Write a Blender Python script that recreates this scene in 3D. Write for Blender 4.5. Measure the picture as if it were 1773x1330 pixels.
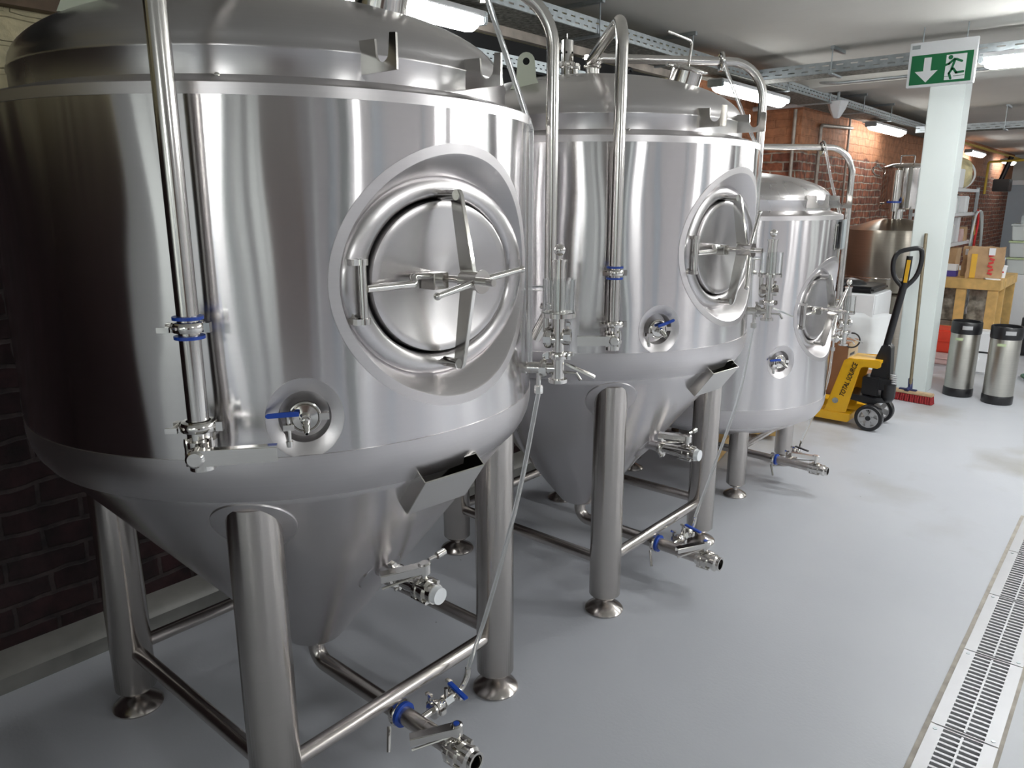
import bpy, bmesh, math, random
from mathutils import Matrix, Vector, noise
random.seed(7)
PI = math.pi
C = bpy.context.scene.collection
for o in list(bpy.data.objects):
    bpy.data.objects.remove(o)
sc = bpy.context.scene

# ---------------------------------------------------------------- camera
F = 1292.0
pitch = math.atan(315 / 1292.0)
yaw = math.radians(40.45)
cd = bpy.data.cameras.new('camera')
cd.sensor_fit = 'HORIZONTAL'; cd.sensor_width = 36.0; cd.lens = 36.0 * F / 1773.0
cd.clip_start = 0.02; cd.clip_end = 100
cam = bpy.data.objects.new('camera', cd); C.objects.link(cam)
cam.location = (0, 0, 1.55)
cam.rotation_euler = (PI / 2 - pitch, 0, yaw)
sc.camera = cam
sc.view_settings.view_transform = 'Standard'
sc.view_settings.look = 'None'
sc.view_settings.gamma = 1.0
sc.view_settings.use_curve_mapping = False
sc.view_settings.exposure = 1.2

# ---------------------------------------------------------------- world (daylight outside the windows)
w = bpy.data.worlds.new('world'); sc.world = w; w.use_nodes = True
bg = w.node_tree.nodes['Background']
bg.inputs[0].default_value = (0.90, 0.97, 0.93, 1); bg.inputs[1].default_value = 0.52

def area(name, loc, rot, sx, sy, power, col=(1, 1, 1)):
    l = bpy.data.lights.new(name, 'AREA'); l.shape = 'RECTANGLE'; l.size = sx; l.size_y = sy
    l.energy = power; l.color = col
    o = bpy.data.objects.new(name, l); C.objects.link(o); o.location = loc; o.rotation_euler = rot
    return o
TUBE_COL = (0.98, 1.0, 0.99)
TUBE_STRENGTH = 34.0

# ---------------------------------------------------------------- materials
def nm(name):
    m = bpy.data.materials.new(name); m.use_nodes = True
    nt = m.node_tree; b = nt.nodes['Principled BSDF']
    return m, nt, b
def N(nt, t, **kw):
    n = nt.nodes.new(t)
    for k, v in kw.items(): setattr(n, k, v)
    return n
def plain(name, col, rough=0.5, metal=0.0, var=0.0, scale=8.0, spec=0.5, bump=0.0, bscale=60.0, coat=0.0):
    m, nt, b = nm(name)
    b.inputs['Base Color'].default_value = (*col, 1)
    b.inputs['Roughness'].default_value = rough
    b.inputs['Metallic'].default_value = metal
    b.inputs['Specular IOR Level'].default_value = spec
    b.inputs['Coat Weight'].default_value = coat
    tc = N(nt, 'ShaderNodeTexCoord')
    n = N(nt, 'ShaderNodeTexNoise'); n.inputs['Scale'].default_value = scale; n.inputs['Detail'].default_value = 4
    nt.links.new(tc.outputs['Object'], n.inputs['Vector'])
    r = N(nt, 'ShaderNodeValToRGB')
    v = var
    r.color_ramp.elements[0].position = 0.3; r.color_ramp.elements[1].position = 0.7
    r.color_ramp.elements[0].color = (*[c * (1 - v) for c in col], 1)
    r.color_ramp.elements[1].color = (*[min(1, c * (1 + v)) for c in col], 1)
    nt.links.new(n.outputs['Fac'], r.inputs['Fac']); nt.links.new(r.outputs['Color'], b.inputs['Base Color'])
    if bump > 0:
        n2 = N(nt, 'ShaderNodeTexNoise'); n2.inputs['Scale'].default_value = bscale; n2.inputs['Detail'].default_value = 5
        nt.links.new(tc.outputs['Object'], n2.inputs['Vector'])
        bp = N(nt, 'ShaderNodeBump'); bp.inputs['Strength'].default_value = bump; bp.inputs['Distance'].default_value = 0.01
        nt.links.new(n2.outputs['Fac'], bp.inputs['Height']); nt.links.new(bp.outputs['Normal'], b.inputs['Normal'])
    return m
def steel(name, col=(0.62, 0.61, 0.60), rough=0.25, aniso=0.0, axis='Z', rot=0.25, wav=0.0, wscale=(2.2, 2.2, 0.5), streak=0.06, rvar=0.05):
    m, nt, b = nm(name)
    b.inputs['Metallic'].default_value = 1.0
    b.inputs['Roughness'].default_value = rough
    tc = N(nt, 'ShaderNodeTexCoord')
    mp = N(nt, 'ShaderNodeMapping'); mp.inputs['Scale'].default_value = (1.5, 1.5, 260)
    nt.links.new(tc.outputs['Object'], mp.inputs['Vector'])
    n = N(nt, 'ShaderNodeTexNoise'); n.inputs['Scale'].default_value = 1.0; n.inputs['Detail'].default_value = 3
    nt.links.new(mp.outputs['Vector'], n.inputs['Vector'])
    r = N(nt, 'ShaderNodeValToRGB')
    r.color_ramp.elements[0].position = 0.25; r.color_ramp.elements[1].position = 0.75
    r.color_ramp.elements[0].color = (*[c * (1 - streak) for c in col], 1)
    r.color_ramp.elements[1].color = (*[min(1, c * (1 + streak)) for c in col], 1)
    nt.links.new(n.outputs['Fac'], r.inputs['Fac']); nt.links.new(r.outputs['Color'], b.inputs['Base Color'])
    n3 = N(nt, 'ShaderNodeTexNoise'); n3.inputs['Scale'].default_value = 3.0; n3.inputs['Detail'].default_value = 5
    nt.links.new(tc.outputs['Object'], n3.inputs['Vector'])
    mr = N(nt, 'ShaderNodeMapRange'); mr.inputs['To Min'].default_value = rough - rvar; mr.inputs['To Max'].default_value = rough + rvar
    nt.links.new(n3.outputs['Fac'], mr.inputs['Value']); nt.links.new(mr.outputs['Result'], b.inputs['Roughness'])
    if aniso > 0:
        b.inputs['Anisotropic'].default_value = aniso
        b.inputs['Anisotropic Rotation'].default_value = rot
        tg = N(nt, 'ShaderNodeTangent'); tg.direction_type = 'RADIAL'; tg.axis = axis
        nt.links.new(tg.outputs['Tangent'], b.inputs['Tangent'])
    if wav > 0:
        mp2 = N(nt, 'ShaderNodeMapping'); mp2.inputs['Scale'].default_value = wscale
        nt.links.new(tc.outputs['Object'], mp2.inputs['Vector'])
        n2 = N(nt, 'ShaderNodeTexNoise'); n2.inputs['Scale'].default_value = 1.6; n2.inputs['Detail'].default_value = 1
        nt.links.new(mp2.outputs['Vector'], n2.inputs['Vector'])
        bp = N(nt, 'ShaderNodeBump'); bp.inputs['Strength'].default_value = 1.0; bp.inputs['Distance'].default_value = wav
        nt.links.new(n2.outputs['Fac'], bp.inputs['Height']); nt.links.new(bp.outputs['Normal'], b.inputs['Normal'])
    return m
M = {}
M['drum'] = steel('brushed_drum_steel', (0.67, 0.65, 0.655), 0.18, 1.0, wav=0.012, wscale=(2.2, 2.2, 0.9), rvar=0.015, streak=0.015)
M['dome'] = steel('satin_dome_steel', (0.62, 0.60, 0.60), 0.28, 0.6, streak=0.02, wav=0.004, wscale=(1, 1, 1))
M['cone'] = steel('satin_cone_steel', (0.70, 0.675, 0.68), 0.26, 0.85, streak=0.02, wav=0.003, wscale=(1, 1, 1))
M['band'] = steel('ground_band_steel', (0.66, 0.635, 0.64), 0.34, 0.0, streak=0.02)
M['leg'] = steel('leg_steel', (0.56, 0.525, 0.50), 0.24, 0.8, streak=0.02, rvar=0.08)
M['pipe'] = steel('polished_pipe_steel', (0.66, 0.64, 0.61), 0.16, 0.0, streak=0.02)
M['fit'] = steel('fitting_steel', (0.72, 0.70, 0.67), 0.12, 0.0, streak=0.02)
M['door'] = steel('door_steel', (0.56, 0.54, 0.54), 0.26, 0.75, axis='X', streak=0.02)
M['dark'] = plain('dark_void', (0.006, 0.006, 0.007), 0.8)
M['blue'] = plain('blue_plastic', (0.015, 0.07, 0.42), 0.35, var=0.08)
M['whitecap'] = plain('white_plastic_cap', (0.82, 0.84, 0.86), 0.35, var=0.02)
M['black'] = plain('black_plastic', (0.012, 0.012, 0.014), 0.32, var=0.2)
M['blackmetal'] = plain('black_painted_metal', (0.010, 0.010, 0.012), 0.30, var=0.2)
M['yellow'] = plain('yellow_paint', (0.78, 0.43, 0.010), 0.35, var=0.05, coat=0.3)
M['galv'] = plain('galvanised_steel', (0.42, 0.46, 0.48), 0.42, metal=0.75, var=0.12, scale=30)
M['ceil'] = plain('ceiling_plaster', (0.62, 0.61, 0.57), 0.9, var=0.04, scale=1.5, bump=0.15, bscale=20)
M['white'] = plain('white_wall_paint', (0.74, 0.76, 0.75), 0.7, var=0.03, scale=3)
M['lilacgrey'] = plain('lilac_grey_wall_paint', (0.47, 0.45, 0.46), 0.7, var=0.06, scale=2)
M['colpaint'] = plain('grey_white_column_paint', (0.60, 0.65, 0.64), 0.55, var=0.02, scale=3)
M['plinth'] = plain('painted_concrete_plinth', (0.22, 0.215, 0.20), 0.4, var=0.12, scale=10)
M['signwhite'] = plain('sign_white', (0.80, 0.82, 0.84), 0.4, var=0.01)
M['signgreen'] = plain('sign_green', (0.005, 0.16, 0.055), 0.4, var=0.03)
M['wood'] = plain('pine_wood', (0.62, 0.40, 0.14), 0.55, var=0.18, scale=12)
M['broomwood'] = plain('pale_broom_wood', (0.50, 0.36, 0.22), 0.6, var=0.15, scale=20)
M['redbristle'] = plain('red_bristles', (0.24, 0.012, 0.015), 0.8, var=0.4, scale=80, bump=0.6, bscale=150)
M['brass'] = plain('dull_brown_handle', (0.16, 0.13, 0.08), 0.45, metal=0.2, var=0.2, scale=20)
M['navy'] = plain('navy_plastic', (0.02, 0.025, 0.09), 0.4)
M['kraft'] = plain('kraft_paper', (0.52, 0.34, 0.19), 0.8, var=0.12, scale=10, bump=0.4, bscale=14)
M['redprint'] = plain('red_print', (0.65, 0.03, 0.03), 0.6)
M['cardboard'] = plain('cardboard', (0.30, 0.15, 0.08), 0.75, var=0.15, scale=6)
M['cardtop'] = plain('pale_cardboard', (0.48, 0.36, 0.22), 0.75, var=0.1)
M['whitebox'] = plain('white_enamel', (0.70, 0.71, 0.73), 0.35, var=0.02)
M['greydoor'] = plain('grey_door_paint', (0.33, 0.37, 0.41), 0.45, var=0.03)
M['redplastic'] = plain('red_plastic', (0.70, 0.06, 0.03), 0.35, var=0.1)
M['green'] = plain('green_hose_rubber', (0.03, 0.12, 0.08), 0.4)
M['cream'] = plain('cream_sack', (0.66, 0.58, 0.34), 0.7, var=0.3, scale=9, bump=0.8, bscale=12)
M['pinkcrate'] = plain('pale_pink_plastic', (0.62, 0.42, 0.40), 0.5, var=0.1)
M['violet'] = plain('violet_card', (0.08, 0.06, 0.30), 0.5, var=0.1)
M['gasyellow'] = plain('yellow_gas_pipe_paint', (0.60, 0.42, 0.05), 0.45, var=0.1)
M['oxide'] = plain('rusty_brown_steel', (0.10, 0.065, 0.04), 0.6, metal=0.3, var=0.35, scale=15)
M['tag'] = plain('pale_green_tape', (0.42, 0.50, 0.30), 0.6, var=0.1)
M['blackhose'] = plain('black_sleeve_fabric', (0.008, 0.008, 0.010), 0.55, var=0.3, bump=0.6, bscale=8)
M['keg'] = steel('keg_steel', (0.50, 0.49, 0.45), 0.36, 0.5, streak=0.08)
M['kettle'] = steel('kettle_steel', (0.46, 0.42, 0.36), 0.30, 0.7, streak=0.08)
M['hopper'] = steel('hopper_steel', (0.66, 0.62, 0.58), 0.12, 0.5)
M['hub'] = plain('grey_wheel_hub', (0.45, 0.45, 0.46), 0.4, metal=0.5, var=0.1)

def glassmat(name, col=(1, 1, 1), rough=0.02, ior=1.45, trans=1.0, alpha=1.0):
    m, nt, b = nm(name)
    b.inputs['Base Color'].default_value = (*col, 1); b.inputs['Roughness'].default_value = rough
    b.inputs['IOR'].default_value = ior; b.inputs['Transmission Weight'].default_value = trans
    b.inputs['Alpha'].default_value = alpha
    return m
M['glass'] = glassmat('clear_acrylic', (0.93, 0.95, 0.95), 0.02, 1.42, 1.0, 1.0)
M['hose'] = glassmat('clear_pvc_hose', (0.93, 0.95, 0.96), 0.08, 1.35, 0.75, 0.8)
M['film'] = glassmat('milky_plastic_film', (0.85, 0.87, 0.88), 0.30, 1.2, 0.35, 0.75)
M['bin'] = glassmat('frosted_plastic_bin', (0.74, 0.78, 0.78), 0.45, 1.2, 0.3, 0.9)

def emis(name, col, s):
    m, nt, b = nm(name)
    b.inputs['Base Color'].default_value = (0.8, 0.8, 0.8, 1)
    b.inputs['Emission Color'].default_value = (*col, 1); b.inputs['Emission Strength'].default_value = s
    return m
M['tube'] = emis('lit_diffuser', TUBE_COL, TUBE_STRENGTH)
M['tubew'] = emis('lit_diffuser_wall_row', TUBE_COL, 8.5)

def brick(name, c1, c2, mortar, sx=1.0, paint=None, plasterz=None, swap='yz'):
    m, nt, b = nm(name); L = nt.links.new
    tc = N(nt, 'ShaderNodeTexCoord'); sp = N(nt, 'ShaderNodeSeparateXYZ'); cb = N(nt, 'ShaderNodeCombineXYZ')
    L(tc.outputs['Object'], sp.inputs[0])
    ad = N(nt, 'ShaderNodeMath'); ad.operation = 'ADD'
    L(sp.outputs['X'], ad.inputs[0]); L(sp.outputs['Y'], ad.inputs[1])
    L(ad.outputs[0], cb.inputs['X']); L(sp.outputs['Z'], cb.inputs['Y'])
    # irregular courses
    nz = N(nt, 'ShaderNodeTexNoise'); nz.inputs['Scale'].default_value = 5.0; nz.inputs['Detail'].default_value = 3
    L(tc.outputs['Object'], nz.inputs['Vector'])
    mixv = N(nt, 'ShaderNodeMix'); mixv.data_type = 'VECTOR'; mixv.inputs['Factor'].default_value = 0.045
    L(cb.outputs[0], mixv.inputs[4]); L(nz.outputs['Color'], mixv.inputs[5])
    bt = N(nt, 'ShaderNodeTexBrick')
    bt.inputs['Scale'].default_value = 1.0; bt.inputs['Brick Width'].default_value = 0.235 * sx; bt.inputs['Row Height'].default_value = 0.078
    bt.inputs['Mortar Size'].default_value = 0.009; bt.inputs['Mortar Smooth'].default_value = 0.4; bt.inputs['Bias'].default_value = -0.1
    bt.inputs['Color1'].default_value = (*c1, 1); bt.inputs['Color2'].default_value = (*c2, 1); bt.inputs['Mortar'].default_value = (*mortar, 1)
    L(mixv.outputs[1], bt.inputs['Vector'])
    n2 = N(nt, 'ShaderNodeTexNoise'); n2.inputs['Scale'].default_value = 14; n2.inputs['Detail'].default_value = 6
    L(tc.outputs['Object'], n2.inputs['Vector'])
    rr = N(nt, 'ShaderNodeValToRGB'); rr.color_ramp.elements[0].position = 0.3; rr.color_ramp.elements[1].position = 0.75
    rr.color_ramp.elements[0].color = (0.35, 0.35, 0.35, 1); rr.color_ramp.elements[1].color = (1.5, 1.4, 1.3, 1)
    L(n2.outputs['Fac'], rr.inputs['Fac'])
    mu = N(nt, 'ShaderNodeMix'); mu.data_type = 'RGBA'; mu.blend_type = 'MULTIPLY'; mu.inputs['Factor'].default_value = 1.0
    L(bt.outputs['Color'], mu.inputs[6]); L(rr.outputs['Color'], mu.inputs[7])
    out = mu.outputs[2]
    def ramp_over(val, lo, hi, amp):   # step on a coordinate with a ragged edge
        n3 = N(nt, 'ShaderNodeTexNoise'); n3.inputs['Scale'].default_value = 3.5; n3.inputs['Detail'].default_value = 6
        L(tc.outputs['Object'], n3.inputs['Vector'])
        mm = N(nt, 'ShaderNodeMath'); mm.operation = 'MULTIPLY_ADD'; mm.inputs[1].default_value = amp
        L(n3.outputs['Fac'], mm.inputs[0]); L(val, mm.inputs[2])
        mr = N(nt, 'ShaderNodeMapRange'); mr.inputs['From Min'].default_value = lo + amp / 2; mr.inputs['From Max'].default_value = hi + amp / 2
        L(mm.outputs[0], mr.inputs['Value']); return mr.outputs['Result']
    if paint:
        col, zlo, ymax = paint
        f1 = ramp_over(sp.outputs['Z'], zlo, zlo + 0.03, 0.5)
        mx = N(nt, 'ShaderNodeMix'); mx.data_type = 'RGBA'; L(f1, mx.inputs['Factor']); L(out, mx.inputs[6])
        pm = N(nt, 'ShaderNodeMix'); pm.data_type = 'RGBA'; pm.blend_type = 'MULTIPLY'; pm.inputs['Factor'].default_value = 0.6
        pm.inputs[6].default_value = (*col, 1); L(rr.outputs['Color'], pm.inputs[7])
        L(pm.outputs[2], mx.inputs[7]); out = mx.outputs[2]
    if plasterz:
        col, z0 = plasterz
        f1 = ramp_over(sp.outputs['Z'], z0, z0 + 0.02, 0.16)
        mx = N(nt, 'ShaderNodeMix'); mx.data_type = 'RGBA'; L(f1, mx.inputs['Factor']); L(out, mx.inputs[6])
        pm = N(nt, 'ShaderNodeMix'); pm.data_type = 'RGBA'; pm.blend_type = 'MULTIPLY'; pm.inputs['Factor'].default_value = 0.5
        pm.inputs[6].default_value = (*col, 1); L(rr.outputs['Color'], pm.inputs[7])
        L(pm.outputs[2], mx.inputs[7]); out = mx.outputs[2]
    L(out, b.inputs['Base Color']); b.inputs['Roughness'].default_value = 0.75
    ah = N(nt, 'ShaderNodeMath'); ah.operation = 'MULTIPLY_ADD'; ah.inputs[1].default_value = -1.0
    L(bt.outputs['Fac'], ah.inputs[0]); L(n2.outputs['Fac'], ah.inputs[2])
    bp = N(nt, 'ShaderNodeBump'); bp.inputs['Strength'].default_value = 0.8; bp.inputs['Distance'].default_value = 0.012
    L(ah.outputs[0], bp.inputs['Height']); L(bp.outputs['Normal'], b.inputs['Normal'])
    return m
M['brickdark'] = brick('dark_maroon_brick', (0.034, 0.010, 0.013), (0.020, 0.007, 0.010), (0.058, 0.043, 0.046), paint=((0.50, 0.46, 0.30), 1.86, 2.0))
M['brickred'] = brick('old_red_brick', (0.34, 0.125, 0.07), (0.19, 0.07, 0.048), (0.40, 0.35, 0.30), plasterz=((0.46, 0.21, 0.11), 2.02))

def floormat():
    m, nt, b = nm('grey_floor_paint'); L = nt.links.new
    tc = N(nt, 'ShaderNodeTexCoord')
    n = N(nt, 'ShaderNodeTexNoise'); n.inputs['Scale'].default_value = 0.7; n.inputs['Detail'].default_value = 6; n.inputs['Roughness'].default_value = 0.6
    L(tc.outputs['Object'], n.inputs['Vector'])
    r = N(nt, 'ShaderNodeValToRGB')
    r.color_ramp.elements[0].position = 0.35; r.color_ramp.elements[0].color = (0.445, 0.46, 0.50, 1)
    r.color_ramp.elements[1].position = 0.7; r.color_ramp.elements[1].color = (0.485, 0.50, 0.535, 1)
    L(n.outputs['Fac'], r.inputs['Fac'])
    # brownish worn patches in the far half
    sp = N(nt, 'ShaderNodeSeparateXYZ'); L(tc.outputs['Object'], sp.inputs[0])
    n4 = N(nt, 'ShaderNodeTexNoise'); n4.inputs['Scale'].default_value = 1.3; n4.inputs['Detail'].default_value = 8
    L(tc.outputs['Object'], n4.inputs['Vector'])
    mr = N(nt, 'ShaderNodeMapRange'); mr.inputs['From Min'].default_value = 0.52; mr.inputs['From Max'].default_value = 0.68; mr.inputs['To Max'].default_value = 0.55
    L(n4.outputs['Fac'], mr.inputs['Value'])
    my = N(nt, 'ShaderNodeMapRange'); my.inputs['From Min'].default_value = 3.0; my.inputs['From Max'].default_value = 4.6
    L(sp.outputs['Y'], my.inputs['Value'])
    mm = N(nt, 'ShaderNodeMath'); mm.operation = 'MULTIPLY'; L(mr.outputs[0], mm.inputs[0]); L(my.outputs[0], mm.inputs[1])
    mx = N(nt, 'ShaderNodeMix'); mx.data_type = 'RGBA'; L(mm.outputs[0], mx.inputs['Factor']); L(r.outputs['Color'], mx.inputs[6])
    mx.inputs[7].default_value = (0.27, 0.25, 0.21, 1)
    # dark specks
    v = N(nt, 'ShaderNodeTexVoronoi'); v.inputs['Scale'].default_value = 5.0; L(tc.outputs['Object'], v.inputs['Vector'])
    ms = N(nt, 'ShaderNodeMapRange'); ms.inputs['From Min'].default_value = 0.010; ms.inputs['From Max'].default_value = 0.022; ms.inputs['To Min'].default_value = 0.8; ms.inputs['To Max'].default_value = 0.0
    L(v.outputs['Distance'], ms.inputs['Value'])
    mx2 = N(nt, 'ShaderNodeMix'); mx2.data_type = 'RGBA'; L(ms.outputs[0], mx2.inputs['Factor']); L(mx.outputs[2], mx2.inputs[6])
    mx2.inputs[7].default_value = (0.05, 0.045, 0.04, 1)
    L(mx2.outputs[2], b.inputs['Base Color'])
    b.inputs['Roughness'].default_value = 0.42
    n5 = N(nt, 'ShaderNodeTexNoise'); n5.inputs['Scale'].default_value = 2.0; n5.inputs['Detail'].default_value = 6; L(tc.outputs['Object'], n5.inputs['Vector'])
    m5 = N(nt, 'ShaderNodeMapRange'); m5.inputs['To Min'].default_value = 0.32; m5.inputs['To Max'].default_value = 0.52
    L(n5.outputs['Fac'], m5.inputs['Value']); L(m5.outputs[0], b.inputs['Roughness'])
    n6 = N(nt, 'ShaderNodeTexNoise'); n6.inputs['Scale'].default_value = 90; L(tc.outputs['Object'], n6.inputs['Vector'])
    bp = N(nt, 'ShaderNodeBump'); bp.inputs['Strength'].default_value = 0.12; bp.inputs['Distance'].default_value = 0.004
    L(n6.outputs['Fac'], bp.inputs['Height']); L(bp.outputs['Normal'], b.inputs['Normal'])
    return m
M['floor'] = floormat()
M['seam'] = plain('beige_sealant', (0.34, 0.31, 0.27), 0.7, var=0.2, scale=20)
M['grate'] = plain('bright_grate_steel', (0.50, 0.50, 0.52), 0.42, metal=0.3, var=0.04)

# ---------------------------------------------------------------- mesh helpers
def frame(p, d, up=None):
    d = Vector(d).normalized()
    u = Vector(up) if up is not None else (Vector((0, 0, 1)) if abs(d.z) < 0.95 else Vector((1, 0, 0)))
    x = u.cross(d).normalized(); y = d.cross(x)
    m = Matrix((x, y, d)).transposed().to_4x4(); m.translation = Vector(p); return m
class MB:
    def __init__(s): s.bm = bmesh.new(); s.M = Matrix()
    def add(s, vs, fs, M=None):
        T = s.M @ M if M is not None else s.M
        bv = [s.bm.verts.new(T @ Vector(v)) for v in vs]
        for f in fs:
            try: s.bm.faces.new([bv[i] for i in f])
            except ValueError: pass
        return s
    def box(s, c, size, rz=0, M=None, ry=0, rx=0):
        x, y, z = [q / 2 for q in size]
        vs = [(a, b, d) for d in (-z, z) for b in (-y, y) for a in (-x, x)]
        fs = [(0, 2, 3, 1), (4, 5, 7, 6), (0, 1, 5, 4), (2, 6, 7, 3), (0, 4, 6, 2), (1, 3, 7, 5)]
        T = Matrix.Translation(c) @ Matrix.Rotation(rz, 4, 'Z') @ Matrix.Rotation(ry, 4, 'Y') @ Matrix.Rotation(rx, 4, 'X')
        return s.add(vs, fs, (M @ T) if M is not None else T)
    def bb(s, lo, hi): return s.box([(a + b) / 2 for a, b in zip(lo, hi)], [abs(b - a) for a, b in zip(lo, hi)])
    def lathe(s, prof, M=None, seg=48, sc=(1, 1), closed=False):
        vs = []; n = len(prof)
        for k in range(seg):
            a = 2 * PI * k / seg
            for r, z in prof: vs.append((r * math.cos(a) * sc[0], r * math.sin(a) * sc[1], z))
        fs = []
        for k in range(seg):
            k2 = (k + 1) % seg
            for i in range(n - 1 if not closed else n):
                j = (i + 1) % n
                fs.append((k * n + i, k2 * n + i, k2 * n + j, k * n + j))
        T = s.M @ M if M is not None else s.M
        bv = [s.bm.verts.new(T @ Vector(v)) for v in vs]
        for f in fs:
            try: s.bm.faces.new([bv[i] for i in f])
            except ValueError: pass
        bmesh.ops.remove_doubles(s.bm, verts=bv, dist=1e-6)
        return s
    def cyl(s, p0, p1, r0, r1=None, seg=24, cap=True):
        p0 = Vector(p0); p1 = Vector(p1); r1 = r0 if r1 is None else r1
        L = (p1 - p0).length
        prof = ([(0, 0)] if cap else []) + [(r0, 0), (r1, L)] + ([(0, L)] if cap else [])
        return s.lathe(prof, frame(p0, p1 - p0), seg)
    def ring(s, p, d, ri, ro, h, seg=32):
        return s.lathe([(ri, -h / 2), (ro, -h / 2), (ro, h / 2), (ri, h / 2)], frame(p, d), seg, closed=True)
    def torus(s, p, d, R, r, seg=40, n=10, sc=(1, 1)):
        return s.lathe([(R + r * math.cos(2 * PI * i / n), r * math.sin(2 * PI * i / n)) for i in range(n)], frame(p, d), seg, sc, closed=True)
    def sphere(s, p, r, seg=20, sz=1.0):
        return s.lathe([(r * math.sin(PI * i / 12), -r * sz * math.cos(PI * i / 12)) for i in range(13)], Matrix.Translation(p), seg)
    def tube(s, pts, r, seg=16, cap=True):
        pts = [Vector(p) for p in pts]
        n = len(pts); t0 = (pts[1] - pts[0]).normalized()
        u = Vector((0, 0, 1)) if abs(t0.z) < 0.9 else Vector((1, 0, 0))
        u = (u - t0 * u.dot(t0)).normalized(); vs = []
        for i, p in enumerate(pts):
            t = (pts[min(i + 1, n - 1)] - pts[max(i - 1, 0)]).normalized()
            u = (u - t * u.dot(t)).normalized(); v = t.cross(u)
            for k in range(seg):
                a = 2 * PI * k / seg; vs.append(p + (u * math.cos(a) + v * math.sin(a)) * r)
        fs = [(i * seg + k, i * seg + (k + 1) % seg, (i + 1) * seg + (k + 1) % seg, (i + 1) * seg + k) for i in range(n - 1) for k in range(seg)]
        if cap: fs += [tuple(range(seg - 1, -1, -1)), tuple((n - 1) * seg + k for k in range(seg))]
        return s.add(vs, fs)
    def prism(s, poly, h, M):
        n = len(poly)
        vs = [(x, y, 0) for x, y in poly] + [(x, y, h) for x, y in poly]
        fs = [tuple(range(n - 1, -1, -1)), tuple(range(n, 2 * n))] + [(i, (i + 1) % n, n + (i + 1) % n, n + i) for i in range(n)]
        return s.add(vs, fs, M)
    def build(s, name, mat, parent=None, ang=35, bevel=0.0, fixn=True):
        bm = s.bm
        if fixn: bmesh.ops.recalc_face_normals(bm, faces=bm.faces)
        if bevel > 0:
            es = [e for e in bm.edges if len(e.link_faces) == 2 and e.calc_face_angle(0) > math.radians(40)]
            bmesh.ops.bevel(bm, geom=es, offset=bevel, segments=2, affect='EDGES', clamp_overlap=True)
        for f in bm.faces: f.smooth = True
        for e in bm.edges:
            if len(e.link_faces) == 2 and e.calc_face_angle(0) > math.radians(ang): e.smooth = False
        me = bpy.data.meshes.new(name); bm.to_mesh(me); bm.free()
        me.materials.append(mat if not isinstance(mat, str) else M[mat])
        o = bpy.data.objects.new(name, me); C.objects.link(o)
        if parent is not None: o.parent = parent
        return o
def fillet(pts, r, n=8):
    pts = [Vector(p) for p in pts]; out = [pts[0]]
    for i in range(1, len(pts) - 1):
        a = (pts[i - 1] - pts[i]); b = (pts[i + 1] - pts[i])
        ri = r[i - 1] if isinstance(r, (list, tuple)) else r
        ang = a.angle(b)
        if ang > 3.1: out.append(pts[i]); continue
        t = min(ri / math.tan(ang / 2), a.length * 0.49, b.length * 0.49); ri2 = t * math.tan(ang / 2)
        a.normalize(); b.normalize()
        c = pts[i] + (a + b).normalized() * (ri2 / math.sin(ang / 2))
        s0 = pts[i] + a * t - c; s1 = pts[i] + b * t - c
        tot = s0.angle(s1)
        ax = s0.cross(s1).normalized()
        for k in range(n + 1): out.append(c + Matrix.Rotation(tot * k / n, 3, ax) @ s0)
    out.append(pts[-1]); return out
def curve(pts, n=10):   # catmull-rom
    P = [Vector(p) for p in pts]; P = [P[0] * 2 - P[1]] + P + [P[-1] * 2 - P[-2]]; out = []
    for i in range(1, len(P) - 2):
        for k in range(n):
            t = k / n; a, b, c, d = P[i - 1:i + 3]
            out.append(0.5 * ((2 * b) + (c - a) * t + (2 * a - 5 * b + 4 * c - d) * t * t + (3 * b - a - 3 * c + d) * t ** 3))
    out.append(P[-2]); return out
def thing(name, label, cat, loc=(0, 0, 0), rz=0, group=None):
    o = bpy.data.objects.new(name, None); C.objects.link(o); o.empty_display_size = 0.1
    o.location = loc; o.rotation_euler = (0, 0, rz); o['label'] = label; o['category'] = cat
    if group: o['group'] = group
    return o
def tag(o, label, cat, group=None):
    o['label'] = label; o['category'] = cat
    if group: o['group'] = group
    return o
def struct(o, label=None):
    o['kind'] = 'structure'
    if label: o['label'] = label
    return o
def dup(root, loc, rz, label, group=None):
    r = root.copy(); C.objects.link(r); r.location = loc; r.rotation_euler = (0, 0, rz); r['label'] = label
    if group: r['group'] = group
    for ch in list(root.children):
        c = ch.copy(); C.objects.link(c); c.parent = r
        for g in list(ch.children):
            d = g.copy(); C.objects.link(d); d.parent = c
    return r
def text_mesh(name, body, size, mat, M4, parent, depth=0.001, shear=0.0, xs=1.0):
    cu = bpy.data.curves.new(name, 'FONT'); cu.body = body; cu.size = size; cu.extrude = depth; cu.shear = shear
    cu.align_x = 'CENTER'; cu.align_y = 'CENTER'; cu.offset = size * 0.012
    t = bpy.data.objects.new(name, cu); C.objects.link(t)
    dg = bpy.context.evaluated_depsgraph_get(); me = bpy.data.meshes.new_from_object(t.evaluated_get(dg))
    bpy.data.objects.remove(t)
    me.transform(M4 @ Matrix.Diagonal((xs, 1, 1, 1)))
    me.materials.clear(); me.materials.append(M[mat])
    o = bpy.data.objects.new(name, me); C.objects.link(o); o.parent = parent
    return o

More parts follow.
